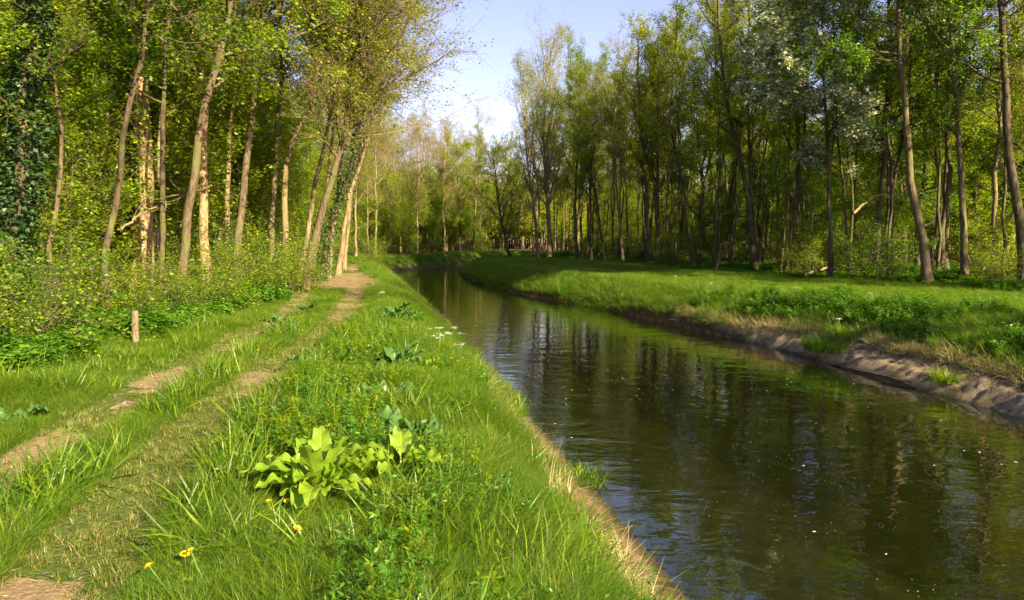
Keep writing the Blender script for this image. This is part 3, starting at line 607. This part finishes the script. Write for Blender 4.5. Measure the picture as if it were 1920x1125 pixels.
# random wood fill
rg=np.random.default_rng(77)
def fill(n, x0,x1,y0,y1, ok, kinds, spacing, label, group, hs=(.8,1.1), maxt=6000):
    c=0; t=0; names=[k for k,_ in kinds]; pr=np.array([p for _,p in kinds],float); pr/=pr.sum()
    while c<n and t<maxt:
        t+=1; x=rg.uniform(x0,x1); y=rg.uniform(y0,y1)
        if not ok(x,y) or not inview(np.array(x),np.array(y),.80) or not free(x,y,spacing) or (x<0 and not open_sight(x,y)) or (x>0 and not open_sight(x,y,.5)): continue
        kd=rg.choice(names,p=pr); ms=VAR[kd][rg.integers(len(VAR[kd]))]; placed.append((x,y,spacing)); s=rg.uniform(*hs)
        o=plant_tree(TREENAME[kd],ms,(x,y,float(ground_z(x,y))),rg.uniform(0,6.28),s,label[kd] if isinstance(label,dict) else label,group,rg.uniform(.92,1.1)); FILLED.append((o,x/y,KD[kd],group)); c+=1
KD={'sapling':'leafy sapling','maple':'bright leaved maple','elm':'dark leaved elm','alder':'slim olive alder','pole':'thin young tree','bare':'bare twiggy tree','spring':'pale willow','poplar':'tall pale poplar','silver':'grey green poplar'}
def lab(s): return {'sapling':'bushy leafy sapling '+s,'maple':'bright leaved maple '+s,'elm':'dark leaved elm '+s,'alder':'slim olive leaved alder '+s,'pole':'thin young tree '+s,'bare':'bare reddish twigged tree '+s,'spring':'pale trunked tree in yellow spring leaf '+s,'poplar':'tall pale poplar '+s,'silver':'grey green poplar '+s}
fill(34,-24,-6,15,62,lambda x,y:(x<edgeL(y)-2.0)&(x>edgeL(y)-5.0),[('sapling',1)],1.15,lab('behind the front trunks'),'tall saplings behind the front trunks of the left wood',(1.15,1.9))
fill(26,-34,-6,9,34,lambda x,y:x<edgeL(y)-5,[('maple',5),('elm',2),('spring',2),('bare',1)],2.0,lab('inside the left wood'),'trees inside the left wood')
fill(30,-40,-9,34,64,lambda x,y:x<edgeL(y)-3,[('maple',3),('spring',3),('bare',4),('pole',1)],2.1,lab('far back in the left wood'),'trees far back in the left wood',(.8,1.0))
fill(66,-26,10,64,112,lambda x,y:(x<edgeL(y)-.3)&(x>edgeL(y)-14),[('bare',4),('spring',5),('maple',2),('pole',1)],2.0,lab('beyond the canal bend'),'trees beyond the canal bend',(.92,1.14))
fill(40,0,26,24,70,lambda x,y:(x>edgeR(y)+.1)&(x<edgeR(y)+4),[('pole',1)],.7,lab('in the front rows of the right wood'),'trees in the front rows of the right wood',(.7,1.0))
fill(74,0,32,22,96,lambda x,y:(x>edgeR(y)+.3)&(x<edgeR(y)+6),[('pole',4),('alder',5),('spring',1),('elm',1)],1.25,lab('in the front rows of the right wood'),'trees in the front rows of the right wood')
fill(46,4,60,22,100,lambda x,y:(x>edgeR(y)+6)&(x<edgeR(y)+26),[('maple',4),('alder',3),('elm',1),('spring',2)],2.3,lab('deep inside the right wood'),'trees deep inside the right wood')
fill(26,-24,-6,9,34,lambda x,y:(x<edgeL(y)-2.8)&(x>edgeL(y)-11),[('sapling',1)],1.0,lab('in the left wood'),'saplings in the left wood',(.6,1.05))
fill(44,-26,14,34,100,lambda x,y:(x<edgeL(y)-.5)&(x>edgeL(y)-8)&(x/y>-.27),[('sapling',1)],1.0,lab('beyond the bend'),'saplings beyond the canal bend',(.7,1.5))
fill(62,0,45,22,100,lambda x,y:(x>edgeR(y)+1.5)&(x<edgeR(y)+14),[('sapling',1)],1.0,lab('in the right wood'),'saplings between the trunks of the right wood',(.6,1.15))
# a few trees of the right bank standing just outside the view: they dapple the foreground
for j,(x,y,kd,sc_,nm) in enumerate([(13.6,2.6,'spring',.95,'nearest the viewer'),(14.4,6.6,'alder',.9,'second along the bank'),(18.5,5.0,'maple',1,'behind the nearest one'),(24,12,'elm',1,'farthest along the bank')]):
    plant_tree(TREENAME[kd],VAR[kd][1],(x,y,float(ground_z(x,y))),j*1.3,sc_,KD[kd]+' of the right bank just outside the view, '+nm,'trees of the right bank beside the viewer')

# shrubs
SH=[shrub_mesh(200+i,'leaf_bright') for i in range(3)]+[shrub_mesh(210+i,'leaf_mid') for i in range(2)]
SB=[shrub_mesh(220+i,'leaf_bright',1.3,1.1,3500,.06,8) for i in range(2)]
def shrub(px,Yd,s,ms,label,group,z=1.0):
    x=xat(px,Yd); placed.append((x,Yd,.5)); return plant_tree('leafy_shrub',ms,(x,Yd,float(ground_z(x,Yd))),rg.uniform(0,6.28),s,label,group,z,('stems','foliage'))
GL='shrubs under the left wood'
for (px,Yd,s,i,lb) in [(455,19,.85,0,'round yellow green bush below the tall tilting trunk'),(520,21,.8,1,'bright bush beside the path near the dirt patch'),(395,16.5,.7,2,'bright low bush right of the curved leaning trunk'),
    (100,10.5,.5,3,'small light bush left of the wooden post'),(20,9.5,.7,0,'bush at the left picture edge above the nettles'),(330,15,.55,3,'green bush right behind the wooden post'),
    (160,13,.8,4,'dark green bush in shade left of the thickest trunk'),(250,14.5,.6,1,'leafy bush at the foot of the thickest trunk'),(565,24,.7,2,'small bush at the foot of the far leaning trunk'),(480,24,1.1,0,'tall bush behind the round yellow green one'),
    (700,52,.9,1,'bush at the far end of the path'),(60,14,1.0,4,'tall dark bush beside the ivy covered tree')]:
    shrub(px,Yd,s,SH[i],lb,GL)
def fillshrub(n,x0,x1,y0,y1,ok,ms,label,group,ss=(.6,1.2)):
    c=0;t=0
    while c<n and t<4000:
        t+=1; x=rg.uniform(x0,x1); y=rg.uniform(y0,y1)
        if not ok(x,y) or not inview(np.array(x),np.array(y),.75) or not free(x,y,.9) or (x<0 and not open_sight(x,y,.7)): continue
        placed.append((x,y,.9)); o=plant_tree('leafy_shrub',ms[rg.integers(len(ms))],(x,y,float(ground_z(x,y))),rg.uniform(0,6.28),rg.uniform(*ss),label,group,1,('stems','foliage')); FILLED.append((o,x/y,'leafy shrub',group)); c+=1
fillshrub(34,-22,-6,9,40,lambda x,y:(x<edgeL(y)-.5)&(x>edgeL(y)-9),SH,'leafy green shrub in the undergrowth of the left wood','shrubs in the left wood undergrowth')
fillshrub(24,-28,6,40,105,lambda x,y:(x<edgeL(y)-.2)&(x>edgeL(y)-7)&(x/y>-.27),SH,'bright shrub among the far trunks left of the canal bend','shrubs among the far trunks',(.8,1.3))
fillshrub(60,0,45,22,75,lambda x,y:(x>edgeR(y)+.2)&(x<edgeR(y)+13),SH,'leafy shrub between the trunks of the right wood','shrubs between the trunks of the right wood',(.6,1.3))

# labels that single the filled-in trees and shrubs out by the landmark trees they stand beside
LM={'L':[(20,'ivy covered edge tree'),(268,'thick orange trunk'),(350,'curved foot trunk'),(455,'tall tilting trunk'),(545,'S bent trunk'),(610,'ivy wrapped trunk')],
    'F':[(600,'ivy wrapped trunk'),(660,'end of the path'),(760,'far end of the water'),(860,'water bend')],
    'R':[(945,'crooked bank tip tree'),(1030,'tallest poplar'),(1108,'straight dark alder'),(1225,'double dark trunk'),(1295,'slim tilting alder'),(1418,'forked pair'),(1478,'three stemmed clump'),(1556,'grey green poplar'),(1650,'two shaded trunks'),(1740,'stout sunflecked trunk'),(1810,'tall straight trunk')]}
ZN={'tall saplings behind the front trunks of the left wood':('L','tall, behind front trunks'),'saplings in the left wood':('L','left wood'),'saplings beyond the canal bend':('F','beyond the bend'),'saplings between the trunks of the right wood':('R','right wood'),'trees inside the left wood':('L','left wood'),'trees far back in the left wood':('L','far back in left wood'),'trees beyond the canal bend':('F','beyond the bend'),
    'trees in the front rows of the right wood':('R','front rows'),'trees deep inside the right wood':('R','deep in right wood'),
    'shrubs in the left wood undergrowth':('L','left wood'),'shrubs among the far trunks':('F','beyond the bend'),'shrubs between the trunks of the right wood':('R','right wood')}
ORD=['first','second','third','fourth','fifth','sixth','seventh','eighth','ninth','tenth','eleventh','twelfth','thirteenth','fourteenth','fifteenth','sixteenth','seventeenth','eighteenth','nineteenth','twentieth','twenty first','twenty second','twenty third','twenty fourth','twenty fifth']
cnt={}
for o,u,kd,grp in sorted(FILLED,key=lambda a:a[1]):
    px=960+u*FPX; side,zone=ZN[grp]; lm=[l for l in LM[side] if l[0]<=px]
    rel='right of the '+lm[-1][1] if lm else 'left of the '+LM[side][0][1]
    key=(kd,zone,rel); cnt[key]=cnt.get(key,0)+1
    o['label']='%s, %s %s, %s'%(kd,ORD[min(cnt[key]-1,24)],rel,zone)

# ------------------------------------------------------------------ single things of the foreground
m,n,out=mat('weathered_wood'); tc=n.nodes.new("ShaderNodeTexCoord"); mp=n.nodes.new("ShaderNodeMapping"); mp.inputs['Scale'].default_value=(1,1,.08); n.links.new(tc.outputs['Object'],mp.inputs[0])
nz=noise(n,60,4,.7,mp.outputs[0]); c=ramp(n,[(.35,(.06,.04,.025)),(.5,(.15,.105,.065)),(.68,(.24,.18,.12))],nz)
p=n.nodes.new("ShaderNodeBsdfPrincipled"); n.links.new(c,p.inputs['Base Color']); p.inputs['Roughness'].default_value=.9
bp=n.nodes.new("ShaderNodeBump"); bp.inputs['Distance'].default_value=.01; n.links.new(nz,bp.inputs['Height']); n.links.new(bp.outputs[0],p.inputs['Normal']); n.links.new(p.outputs[0],out.inputs[0]); M['wood']=m
def post(name,px,py,r0,h,label,lean=0.0,sq=False):
    b=gpt(px,py); K=14; zs=[-.15,0,h*.3,h*.65,h*.93,h,h+.004]; rr=[1.04,1.03,1.0,.99,.98,.93,.3]; V=[];r=np.random.default_rng(int(px))
    wob=1+.06*r.normal(0,1,K)
    for z_,q in zip(zs,rr):
        a=np.arange(K)*2*np.pi/K; V.append(np.stack([np.cos(a)*r0*q*wob+lean*z_,np.sin(a)*r0*q*wob,np.full(K,z_)+.006*np.cos(a)*(z_>h*.9)],-1))
    V=np.concatenate(V); j=np.arange(len(zs)-1)[:,None]*K; q=np.arange(K)[None]; F=np.stack([j+q,j+(q+1)%K,j+K+(q+1)%K,j+K+q],-1).reshape(-1,4)
    t=len(V)-K; F=np.concatenate([F,[[t+i_,t+i_+1,t+K-2-i_,t+K-1-i_] for i_ in range(K//2-1)]])
    return tag(obj(name,mk_mesh(name,V,F,[M['wood']],None,True),None,tuple(b)),label,'post')
post('wooden_post',254,645,.052,.52,'short round weathered wooden post standing in nettles left of the path',.02)
post('wooden_stake',616,520,.04,.36,'small thin pale stake at the edge of the far dirt patch',0)

M['burdock']=leaf_mat('broad_leaf',[(.10,.19,.012),(.15,.24,.015),(.20,.28,.02)],.4,.03,.4,.3)
M['burdock_grey']=leaf_mat('broad_leaf_bluish',[(.035,.09,.018),(.055,.12,.025),(.08,.15,.04)],.3,.03,.4,.3)
for nm in ('burdock','burdock_grey'):
    n=M[nm].node_tree; hs=[q for q in n.nodes if q.bl_idname=='ShaderNodeHueSaturation'][0]; av=nd(n,'ShaderNodeAttribute',attribute_name='v'); au=nd(n,'ShaderNodeAttribute',attribute_name='u')
    rib=ramp(n,[(0.03,(1.5,1.4,1.3)),(0.10,(1,1,1))],av.outputs['Fac'])
    sv=math_(n,'SINE',math_(n,'SUBTRACT',math_(n,'MULTIPLY',au.outputs['Fac'],62.0),math_(n,'MULTIPLY',av.outputs['Fac'],9.0)))
    vn=ramp(n,[(0.0,(.97,.97,.96)),(0.85,(1,1,1)),(1.0,(1.15,1.12,1.05))],math_(n,'ADD',math_(n,'MULTIPLY',sv,.5),.5))
    src=hs.outputs[0]; tg=[l.to_socket for l in src.links]; cc=mixc(n,mixc(n,src,rib,1.0,'MULTIPLY'),vn,1.0,'MULTIPLY')
    for q in tg: n.links.new(cc,q)
    bp=n.nodes.new('ShaderNodeBump'); bp.inputs['Distance'].default_value=.0006; n.links.new(sv,bp.inputs['Height'])
    for q in n.nodes:
        if q.bl_idname in('ShaderNodeBsdfDiffuse','ShaderNodeBsdfGlossy'): n.links.new(bp.outputs[0],q.inputs['Normal'])
M['petal_y']=plain('yellow_petals',(.80,.58,.01),.6,(.85,.66,.02)); M['petal_w']=plain('white_petals',(.45,.46,.40),.6,(.55,.56,.5)); M['stalk']=plain('green_stalk',(.10,.17,.04),.6)
def big_leaf(r,L,Wd,rise,az,base,mt):
    nu,nv=22,9; u=np.linspace(0,1,nu); v=np.linspace(-1,1,nv); U,Vv=np.meshgrid(u,v,indexing='ij')
    prof=np.where(U<.28,.10+.0*U,np.sin(np.pi*np.clip((U-.25)/.75,0,1)**.72)**.75); prof=np.where(U<.28,.07,np.maximum(prof,.03))
    Lx=L*U; a0=rise; ang=a0-1.35*U*(.6+.5*r.random()); dx=np.cumsum(np.cos(ang)*L/(nu-1),0); dz=np.cumsum(np.sin(ang)*L/(nu-1),0)
    side_=Vv*prof*Wd*.5; ph=r.random()*6; z=dz+np.abs(Vv)*prof*Wd*.22+.14*Wd*np.sin(U*24+ph+2*np.sign(Vv))*Vv*Vv*np.minimum(1,prof*2)
    side_=side_*(1+.10*np.sin(U*26+ph)*np.abs(Vv)**3)
    X_=dx; Xr=X_*np.cos(az)-side_*np.sin(az); Yr=X_*np.sin(az)+side_*np.cos(az)
    P_=np.stack([Xr+base[0],Yr+base[1],z+base[2]],-1).reshape(-1,3); ii=np.arange(nu*nv).reshape(nu,nv)
    F=np.stack([ii[:-1,:-1],ii[1:,:-1],ii[1:,1:],ii[:-1,1:]],-1).reshape(-1,4); return mk_mesh('leaf',P_,F,[mt],None,True,{'u':U.ravel(),'v':np.abs(Vv).ravel()})
def burdock(px,py,L,Wd,nleaf,label,mt='burdock',rise=(.5,1.35),seed=0):
    r=np.random.default_rng(seed+int(px)); b=gpt(px,py); t=thing('broad_leaved_plant',(b[0],b[1],float(ground_z(b[0],b[1]))+.03),0)
    for i in range(nleaf):
        az=i*2.399+r.normal(0,.35); k=i/nleaf; obj('leaf',big_leaf(r,L*(.6+.5*r.random()),Wd*(.65+.55*r.random()),rise[1]-(rise[1]-rise[0])*k,az,(.03*np.cos(az),.03*np.sin(az),.02),M[mt]),t)
    return tag(t,label,'plant','broad leaved plants on the near bank')
burdock(598,945,.42,.15,30,'largest bright dock plant with upright sunlit leaves in the foreground',rise=(.75,1.5))
burdock(752,900,.36,.14,11,'bright broad leaved plant with few leaves right of the largest dock')
burdock(712,762,.40,.30,8,'bluish plant with big round leaves, middle of the near bank','burdock_grey',(.3,.9))
burdock(765,835,.36,.26,8,'pale round leaved plant just below the bluish one','burdock_grey',(.3,1.0))
burdock(742,700,.44,.16,12,'dark dock plant above the bluish round leaved plant','burdock_grey',(.5,1.3))
burdock(592,695,.36,.18,9,'dark broad leaved plant at the right edge of the wheel track','burdock_grey',(.4,1.1))
burdock(745,605,.55,.18,12,'far dark dock plant on the bank near the white flowers','burdock_grey',(.5,1.3))
burdock(520,622,.45,.15,8,'dark dock plant in the middle strip between the tracks','burdock_grey',(.6,1.35))
burdock(575,590,.45,.15,8,'farthest dock plant in the middle strip of the path','burdock_grey',(.6,1.35))
burdock(795,705,.36,.16,7,'green dock plant low on the slope near the water','burdock',(.4,1.2))
burdock(30,795,.30,.18,7,'flat bluish leaved plant at the left picture edge','burdock_grey',(.2,.7))
def dandelion(px,py,h,label,rad=.021):
    b=gpt(px,py); r=np.random.default_rng(int(px)); t=thing('dandelion',(b[0],b[1],float(ground_z(b[0],b[1]))),r.random()*6); t.rotation_euler=(r.normal(0,.3),r.normal(0,.3),r.random()*6)
    g=Geo(); g.tubes(np.array([[[0,0,0],[.01,0,h*.5],[.015,.005,h]]]),np.array([[.004,.0035,.003]]),5,0); obj('stem',g.mesh('stem',[M['stalk']],True),t)
    nP=70; a=np.arange(nP)*2.399; q=np.sqrt(np.arange(nP)/nP); d=np.stack([np.cos(a),np.sin(a)],-1); c0=np.array([.015,.005,h])
    L=rad*(.35+.75*q); w_=.0035; s_=np.stack([-np.sin(a),np.cos(a)],-1); up=.012*(1-q)
    base=np.c_[d*0,0*a]+c0; tip=np.c_[d*L[:,None],up+.004]+c0; sd3=np.c_[s_*w_,0*a]; F=np.arange(nP*4).reshape(nP,4)
    V=np.stack([base-sd3*.4,base+sd3*.4,tip+sd3,tip-sd3],1).reshape(-1,3); obj('flower_head',mk_mesh('flower_head',V,F,[M['petal_y']]),t)
    for i in range(5): obj('leaf',big_leaf(r,.13,.035,.5,i*1.25,(0,0,.01),M['burdock']),t)
    return tag(t,label,'flower','dandelions in the grass')
for a in [(320,1112,.16,'dandelion at the bottom edge, lower left one of the close pair'),(386,1098,.17,'dandelion at the bottom edge, upper right one of the close pair'),
          (352,1078,.12,'small dandelion between and above the close pair'),(546,1045,.15,'dandelion alone in tall grass below the largest dock plant'),(512,975,.10,'yellow flower at the left foot of the largest dock plant'),
          (543,972,.10,'yellow flower under the middle of the largest dock plant'),(477,680,.16,'yellow flower in the grass strip between the wheel tracks')]:
    dandelion(a[0],a[1],a[2],a[3],.021 if a[1]>900 else .035)
def parsley(px,py,h,label):
    b=gpt(px,py); r=np.random.default_rng(int(px*3+py)); t=thing('cow_parsley',(b[0],b[1],float(ground_z(b[0],b[1]))),0)
    g=Geo(); top=np.array([.02,0,h]); g.tubes(np.array([[[0,0,0],[.01,0,h*.5],top]]),np.array([[.004,.003,.002]]),4,0); gf=Geo()
    for i in range(5):
        e=top+np.r_[r.normal(0,.05,2),r.uniform(0,.05)]; g.tubes(np.array([[top-[0,0,.12],(e+top)/2-[0,0,.05],e]]),np.array([[.002,.002,.001]]),3,0)
        pts=e+r.normal(0,1,(34,3))*[.022,.022,.006]; V,F=leafquads(r,pts,.012,.9,.3); gf.add(V,F,0)
    pt=np.c_[r.normal(0,.06,(60,2)),r.uniform(.02,h*.7,60)]; V,F=leafquads(r,pt,.06,.4,.4); gl_=Geo(); gl_.add(V,F,0)
    obj('stem',g.mesh('stem',[M['stalk']]),t); obj('flower_head',gf.mesh('flower_head',[M['petal_w']]),t); obj('leaf',gl_.mesh('leaf',[M['leaf_bright']]),t)
    return tag(t,label,'flower','white flowers on the bank')
for i,(px,py) in enumerate([(817,660),(838,668),(848,650),(862,658),(822,680),(862,690),(716,580)]):
    parsley(px,py,.38,'white flowered parsley, '+['leftmost of the bank cluster','second from the left in the bank cluster','topmost of the bank cluster','rightmost of the bank cluster','lowest left one of the bank cluster','lowest right one of the bank cluster, nearest the water','alone at the top of the bank by the path'][i])
for i,(px,py) in enumerate([(1630,590),(1571,640),(1265,545),(1330,560),(1490,575)]):
    parsley(px,py,.5,'small white flower on the far bank '+['below the stout sunflecked trunk','on the grass tongue over the bare soil','below the slim tilting alder','left of the forked pair','below the three stemmed clump'][i])
# grass clumps rooted in the bare banks
def clump(px,py,h,n,label,rad=.22):
    b=gpt(px,py); r=np.random.default_rng(int(px)); V,F=blades(r,n,h,rad,.012,.9,4); g=Geo(); g.add(V,F,0)
    if n>100:
        g=Geo(); V,F=blades(r,n,h,rad,.012,1.0,4); V[:,2]+=0; g.add(V,F,0)
    return tag(obj('grass_clump',g.mesh('grass_clump',[M['grass']]),None,(b[0],b[1],b[2]-.03)),label,'grass clump','grass clumps on the bare banks')
clump(1085,905,.22,420,'bright clump of grass growing from the brown earth edge over the water',.30)
clump(1555,655,.42,900,'dark tongue of grass hanging down over the bare soil',.55)
clump(1780,712,.28,420,'small grass clump on the bare soil near the right picture edge',.3)
clump(1600,628,.40,500,'grass tuft on the slope above the dark grass tongue',.5)
clump(1060,550,.8,260,'tall pale dry grass clump at the waterline of the far bank',.4)
# fallen and dead branches
def branch(pts,rad,label,seed,mt='bark_pale'):
    P_=np.array(pts,float); b=P_[0].copy(); P_=P_-b; d=np.r_[0,np.cumsum(np.linalg.norm(np.diff(P_,axis=0),axis=1))]; u=np.linspace(0,d[-1],12); r=np.random.default_rng(seed)
    Q=np.stack([pchip(d,P_[:,i])(u) for i in range(3)],-1)+r.normal(0,.02,(12,3)); g=Geo(); R_=rad*np.linspace(1,.3,12); g.tubes(Q[None],R_[None],7,0)
    P1,R1,_=spawn(r,Q[None],R_[None],7,.3,1,lambda t,par:.7+0*t,(30,60),.05,6,.5,.15,None,.006); g.tubes(P1,R1,4,0)
    return tag(obj('dead_branch',g.mesh('dead_branch',[M[mt]],True),None,tuple(b)),label,'branch','dead branches in the woods')
branch([plane_pt(225,432,17.5),plane_pt(262,402,17.7),plane_pt(300,388,18)],.035,'pale dead branch sticking out left in front of the thick orange trunk',3)
branch([plane_pt(398,350,17),plane_pt(340,365,17.4),plane_pt(300,366,17.8)],.03,'thin dead branch between the curved foot trunk and the slim dark trunk',4)
branch([plane_pt(1600,400,30),plane_pt(1640,368,30.5),plane_pt(1720,372,31)],.06,'broken arched branch in front of the two shaded trunks',5)
branch([plane_pt(1392,235,36.5),plane_pt(1372,222,36),plane_pt(1350,232,36)],.10,'broken snag hanging from the left trunk of the forked pair',6,'bark_dark')
for i,(a,b,Yd,rd,lb) in enumerate([((1620,520),(1700,470),31,.07,'fallen branch lying in front of the two shaded trunks'),((1340,515),(1385,440),38,.07,'dead branch leaning left of the forked pair'),
    ((1830,540),(1890,470),26,.06,'dead branch propped between the tall straight trunk and the rightmost trunk'),((1110,500),(1150,455),50,.08,'dead branch leaning near the straight dark alder'),((1500,515),(1600,500),31.5,.08,'long fallen branch on the ground under the grey green poplar'),
    ((480,540),(560,470),21,.04,'thin dead branch leaning over the bushes by the S bent trunk'),((150,580),(215,520),14.5,.04,'thin fallen branch in the shrubs left of the thick orange trunk')]):
    p0=plane_pt(*a,Yd); p1=plane_pt(*b,Yd+.8); g0=float(ground_z(p0[0],Yd)); p0[2]=g0+.05; p1[2]=max(p1[2],g0+.25); branch([p0,(p0+p1)/2+np.array([0,.2,.15]),p1],rd,lb,70+i,'bark_brown' if i%2 else 'bark_pale')
# petals and specks drifting on the water
r=np.random.default_rng(9); y=r.uniform(3.5,22,9000)**1.0; t_=r.random(9000); x=xl(y)+.1+(xr(y)-xl(y)-.2)*t_; k=(vnoise(x*1.6+y*.45,y*.45,1.0,61)+r.normal(0,.25,9000)>.30)&inview(x,y); x=x[k][:1500]; y=y[k][:1500]; N_=len(x)
rad=np.where(r.random(N_)<.06,r.uniform(.012,.024,N_),r.uniform(.0025,.007,N_)); a=r.random(N_)*6.28; K=6; th=np.arange(K)*2*np.pi/K
ex=rad[:,None]*np.cos(th)*1.0; ey=rad[:,None]*np.sin(th)*.6; V=np.stack([x[:,None]+ex*np.cos(a)[:,None]-ey*np.sin(a)[:,None],y[:,None]+ex*np.sin(a)[:,None]+ey*np.cos(a)[:,None],np.full((N_,K),WATER+.004)],-1).reshape(-1,3)
tag(obj('petals',mk_mesh('petals',V,np.arange(N_*K).reshape(N_,K),[M['petal_w']])),'pale petals and specks drifting on the dark water','petals',kind='stuff')
# fallen leaves and twigs on the bare far bank
r=np.random.default_rng(19); y=r.uniform(9,23,9000); tt=.38+r.random(9000)*.6; x=xr(y)+tt*np.sqrt(1+slope(xr,y)**2); z=ground_z(x,y)+.02
V,F=leafquads(r,np.stack([x,y,z],-1),.05,.35,.5,None,0,.2); M['litter']=leaf_mat('dry_litter',[(.08,.055,.04),(.18,.13,.09),(.30,.24,.17)],.1,.03)
tag(obj('litter',mk_mesh('litter',V,F,[M['litter']])),'dry leaves and twigs strewn over the bare soil of the far bank','litter',kind='stuff')

# ------------------------------------------------------------------ undergrowth (nettles and seedlings)
def nettle_mesh(seed,H=.45):
    r=np.random.default_rng(seed); g=Geo(); ns=5
    for s in range(ns):
        b=np.r_[r.normal(0,.09,2),0]; t=np.array([b,b+[r.normal(0,.03),r.normal(0,.03),H*.5],b+[r.normal(0,.07),r.normal(0,.07),H*(.8+.4*r.random())]])
        g.tubes(t[None],np.array([[.004,.003,.002]]),3,0); nl=16; f=np.linspace(.2,1,nl); pt=np.stack([np.interp(f,[0,.5,1],t[:,i]) for i in range(3)],-1)
        a=np.arange(nl)*1.57+r.random()*6; d=np.stack([np.cos(a),np.sin(a),np.full(nl,.1)],-1)
        V,F=leafquads(r,pt,.11,.6,.25,d*2.5); g.add(V,F,0)
    return g.mesh('nettle',[M['nettle']])
NT=[nettle_mesh(300+i) for i in range(4)]
x,y=rejection(60000,-26,-3,4,60,lambda x,y:inview(x,y)&(x<edgeL(y)+.9*vnoise(x,y,1.2,51)+.5)&(x>edgeL(y)-9)&(rng.random(len(x))<np.where(x>edgeL(y)-2,1,.45)))
put('undergrowth',NT,x,y,0.55+.5*(vnoise(x,y,1.5,52)+.5),'nettles and leafy undergrowth beneath the left wood','undergrowth',.15,0.0 or 1.25)
x,y=rejection(60000,0,40,20,75,lambda x,y:inview(x,y)&(x>edgeR(y)-.6+.9*vnoise(x,y,1.2,53))&(x<edgeR(y)+11)&(rng.random(len(x))<np.where(x<edgeR(y)+2,1,.5)))
put('undergrowth',NT,x,y,(0.45+.7*(vnoise(x,y,1.5,54)+.5))*(.55+.45*sstep(-.5,2.5,x-edgeR(y))),'dark leafy undergrowth beneath the right wood','undergrowth',.15,1.35)
x,y=rejection(9000,-3,20,9,24,lambda x,y:inview(x,y)&(tright(x,y)>dirtw(y)+.3)&(tright(x,y)<dirtw(y)+3)&(vnoise(x,y,1.0,55)>-.1))
put('undergrowth',NT,x,y,0.5+.3*rng.random(len(x)),'dark nettles on the slope of the far bank','undergrowth',.15,1.0)
def herb_mesh(seed,H=.3,leaf='leaf_bright'):
    r=np.random.default_rng(seed); g=Geo()
    for q_ in range(6):
        b=np.r_[r.normal(0,.08,2),0]; e=b+[r.normal(0,.10),r.normal(0,.10),H*(.7+.5*r.random())]; t=np.array([b,(b+e)/2+[0,0,.03],e])
        g.tubes(t[None],np.array([[.003,.0025,.0015]]),3,0); nl=34; f=r.uniform(.15,1,nl); pt=b+(e-b)*f[:,None]
        V,F=leafquads(r,pt,.055,.34,.35,None,0,.1); g.add(V,F,0)
    return g.mesh('herb',[M[leaf]])
HB=[herb_mesh(330+i,.3,'nettle' if i%3 else 'leaf_bright') for i in range(5)]
x,y=rejection(9000,-3,1,2.3,16,lambda x,y:inview(x,y)&(tleft(x,y)>.9)&(tleft(x,y)<3.2)&(vnoise(x,y,.7,56)+.1*rng.normal(0,1,len(x))>.22))
put('undergrowth',HB,x,y,0.55+.4*rng.random(len(x)),'bright feathery herbs growing among the near bank grass','undergrowth',.15,1.1)
dry=[tuftmesh('dry_tuft',14,.5,.018,1.3,[M['straw'],M['grass']],.5) for _ in range(4)]
y=rng.uniform(2.5,24,2600); side_=rng.random(2600)<.16; y=np.where(side_,np.minimum(y,2.5+(y-2.5)*.6),np.maximum(y,8)); off=np.where(side_,.62*(1-.4*sstep(6,14,y))+rng.normal(.08,.10,2600),dirtw(y)+rng.normal(.05,.10,2600))
x=np.where(side_,xl(y)-off*np.sqrt(1+slope(xl,y)**2),xr(y)+off*np.sqrt(1+slope(xr,y)**2)); k=inview(x,y); x=x[k]; y=y[k]
put('grass',dry,x,y,.10+.12*rng.random(len(x)),'dry straw and grass hanging over the bare bank edges','grass',.5,.9)
x,y=rejection(60000,-9,0,2,34,lambda x,y:(bare(x,y)>.22)&inview(x,y)); x=x[:9000]; y=y[:9000]
V,F=leafquads(rng,np.stack([x,y,ground_z(x,y)+.02],-1),.035,.3,.4,None,0,.15)
tag(obj('litter',mk_mesh('litter',V,F,[M['litter']])),'bits of dry leaf and straw scattered on the worn path','litter',kind='stuff')
# far wood behind everything
def far_tree(seed,leaf,H=13,W=3.2,nl=1300):
    r=np.random.default_rng(seed); u=nrm(r.normal(0,1,(nl,3)))*(r.random((nl,1))**.4); pts=u*np.array([W,W,H*.42])+np.array([0,0,H*.56]); pts+=vnoise(pts[:,0],pts[:,2],2,4)[:,None]*1.2
    g=Geo(); V,F=leafquads(r,pts,.42,.7,.7); g.add(V,F,0); T=np.stack([np.r_[0,0,-.3],np.r_[.1,0,H*.5],np.r_[0,.2,H*.9]])[None]; g.tubes(T,np.array([[.16,.11,.03]]),5,1)
    return g.mesh('far_tree',[M[leaf],M['bark_pale']])
FT=[far_tree(400+i,l) for i,l in enumerate(['leaf_bright','leaf_olive','leaf_bud','leaf_bright','leaf_yellow'])]
x,y=rejection(5200,-150,160,20,220,lambda x,y:inview(x,y,.9)&((x<edgeL(y)-13)|(x>edgeR(y)+20))&(np.hypot(x,y)<230))
n_=len(x); sc=rng.uniform(.75,1.05,n_)
scatter('woods',FT,np.stack([x,y,ground_z(x,y)],-1),np.stack([0*x,0*x,rng.random(n_)*6.28],-1),np.stack([sc,sc,sc],-1),rng.integers(0,5,n_),'dense green wood far behind the first rows of trees','woods')
print('trees placed',len(placed),'far',n_)
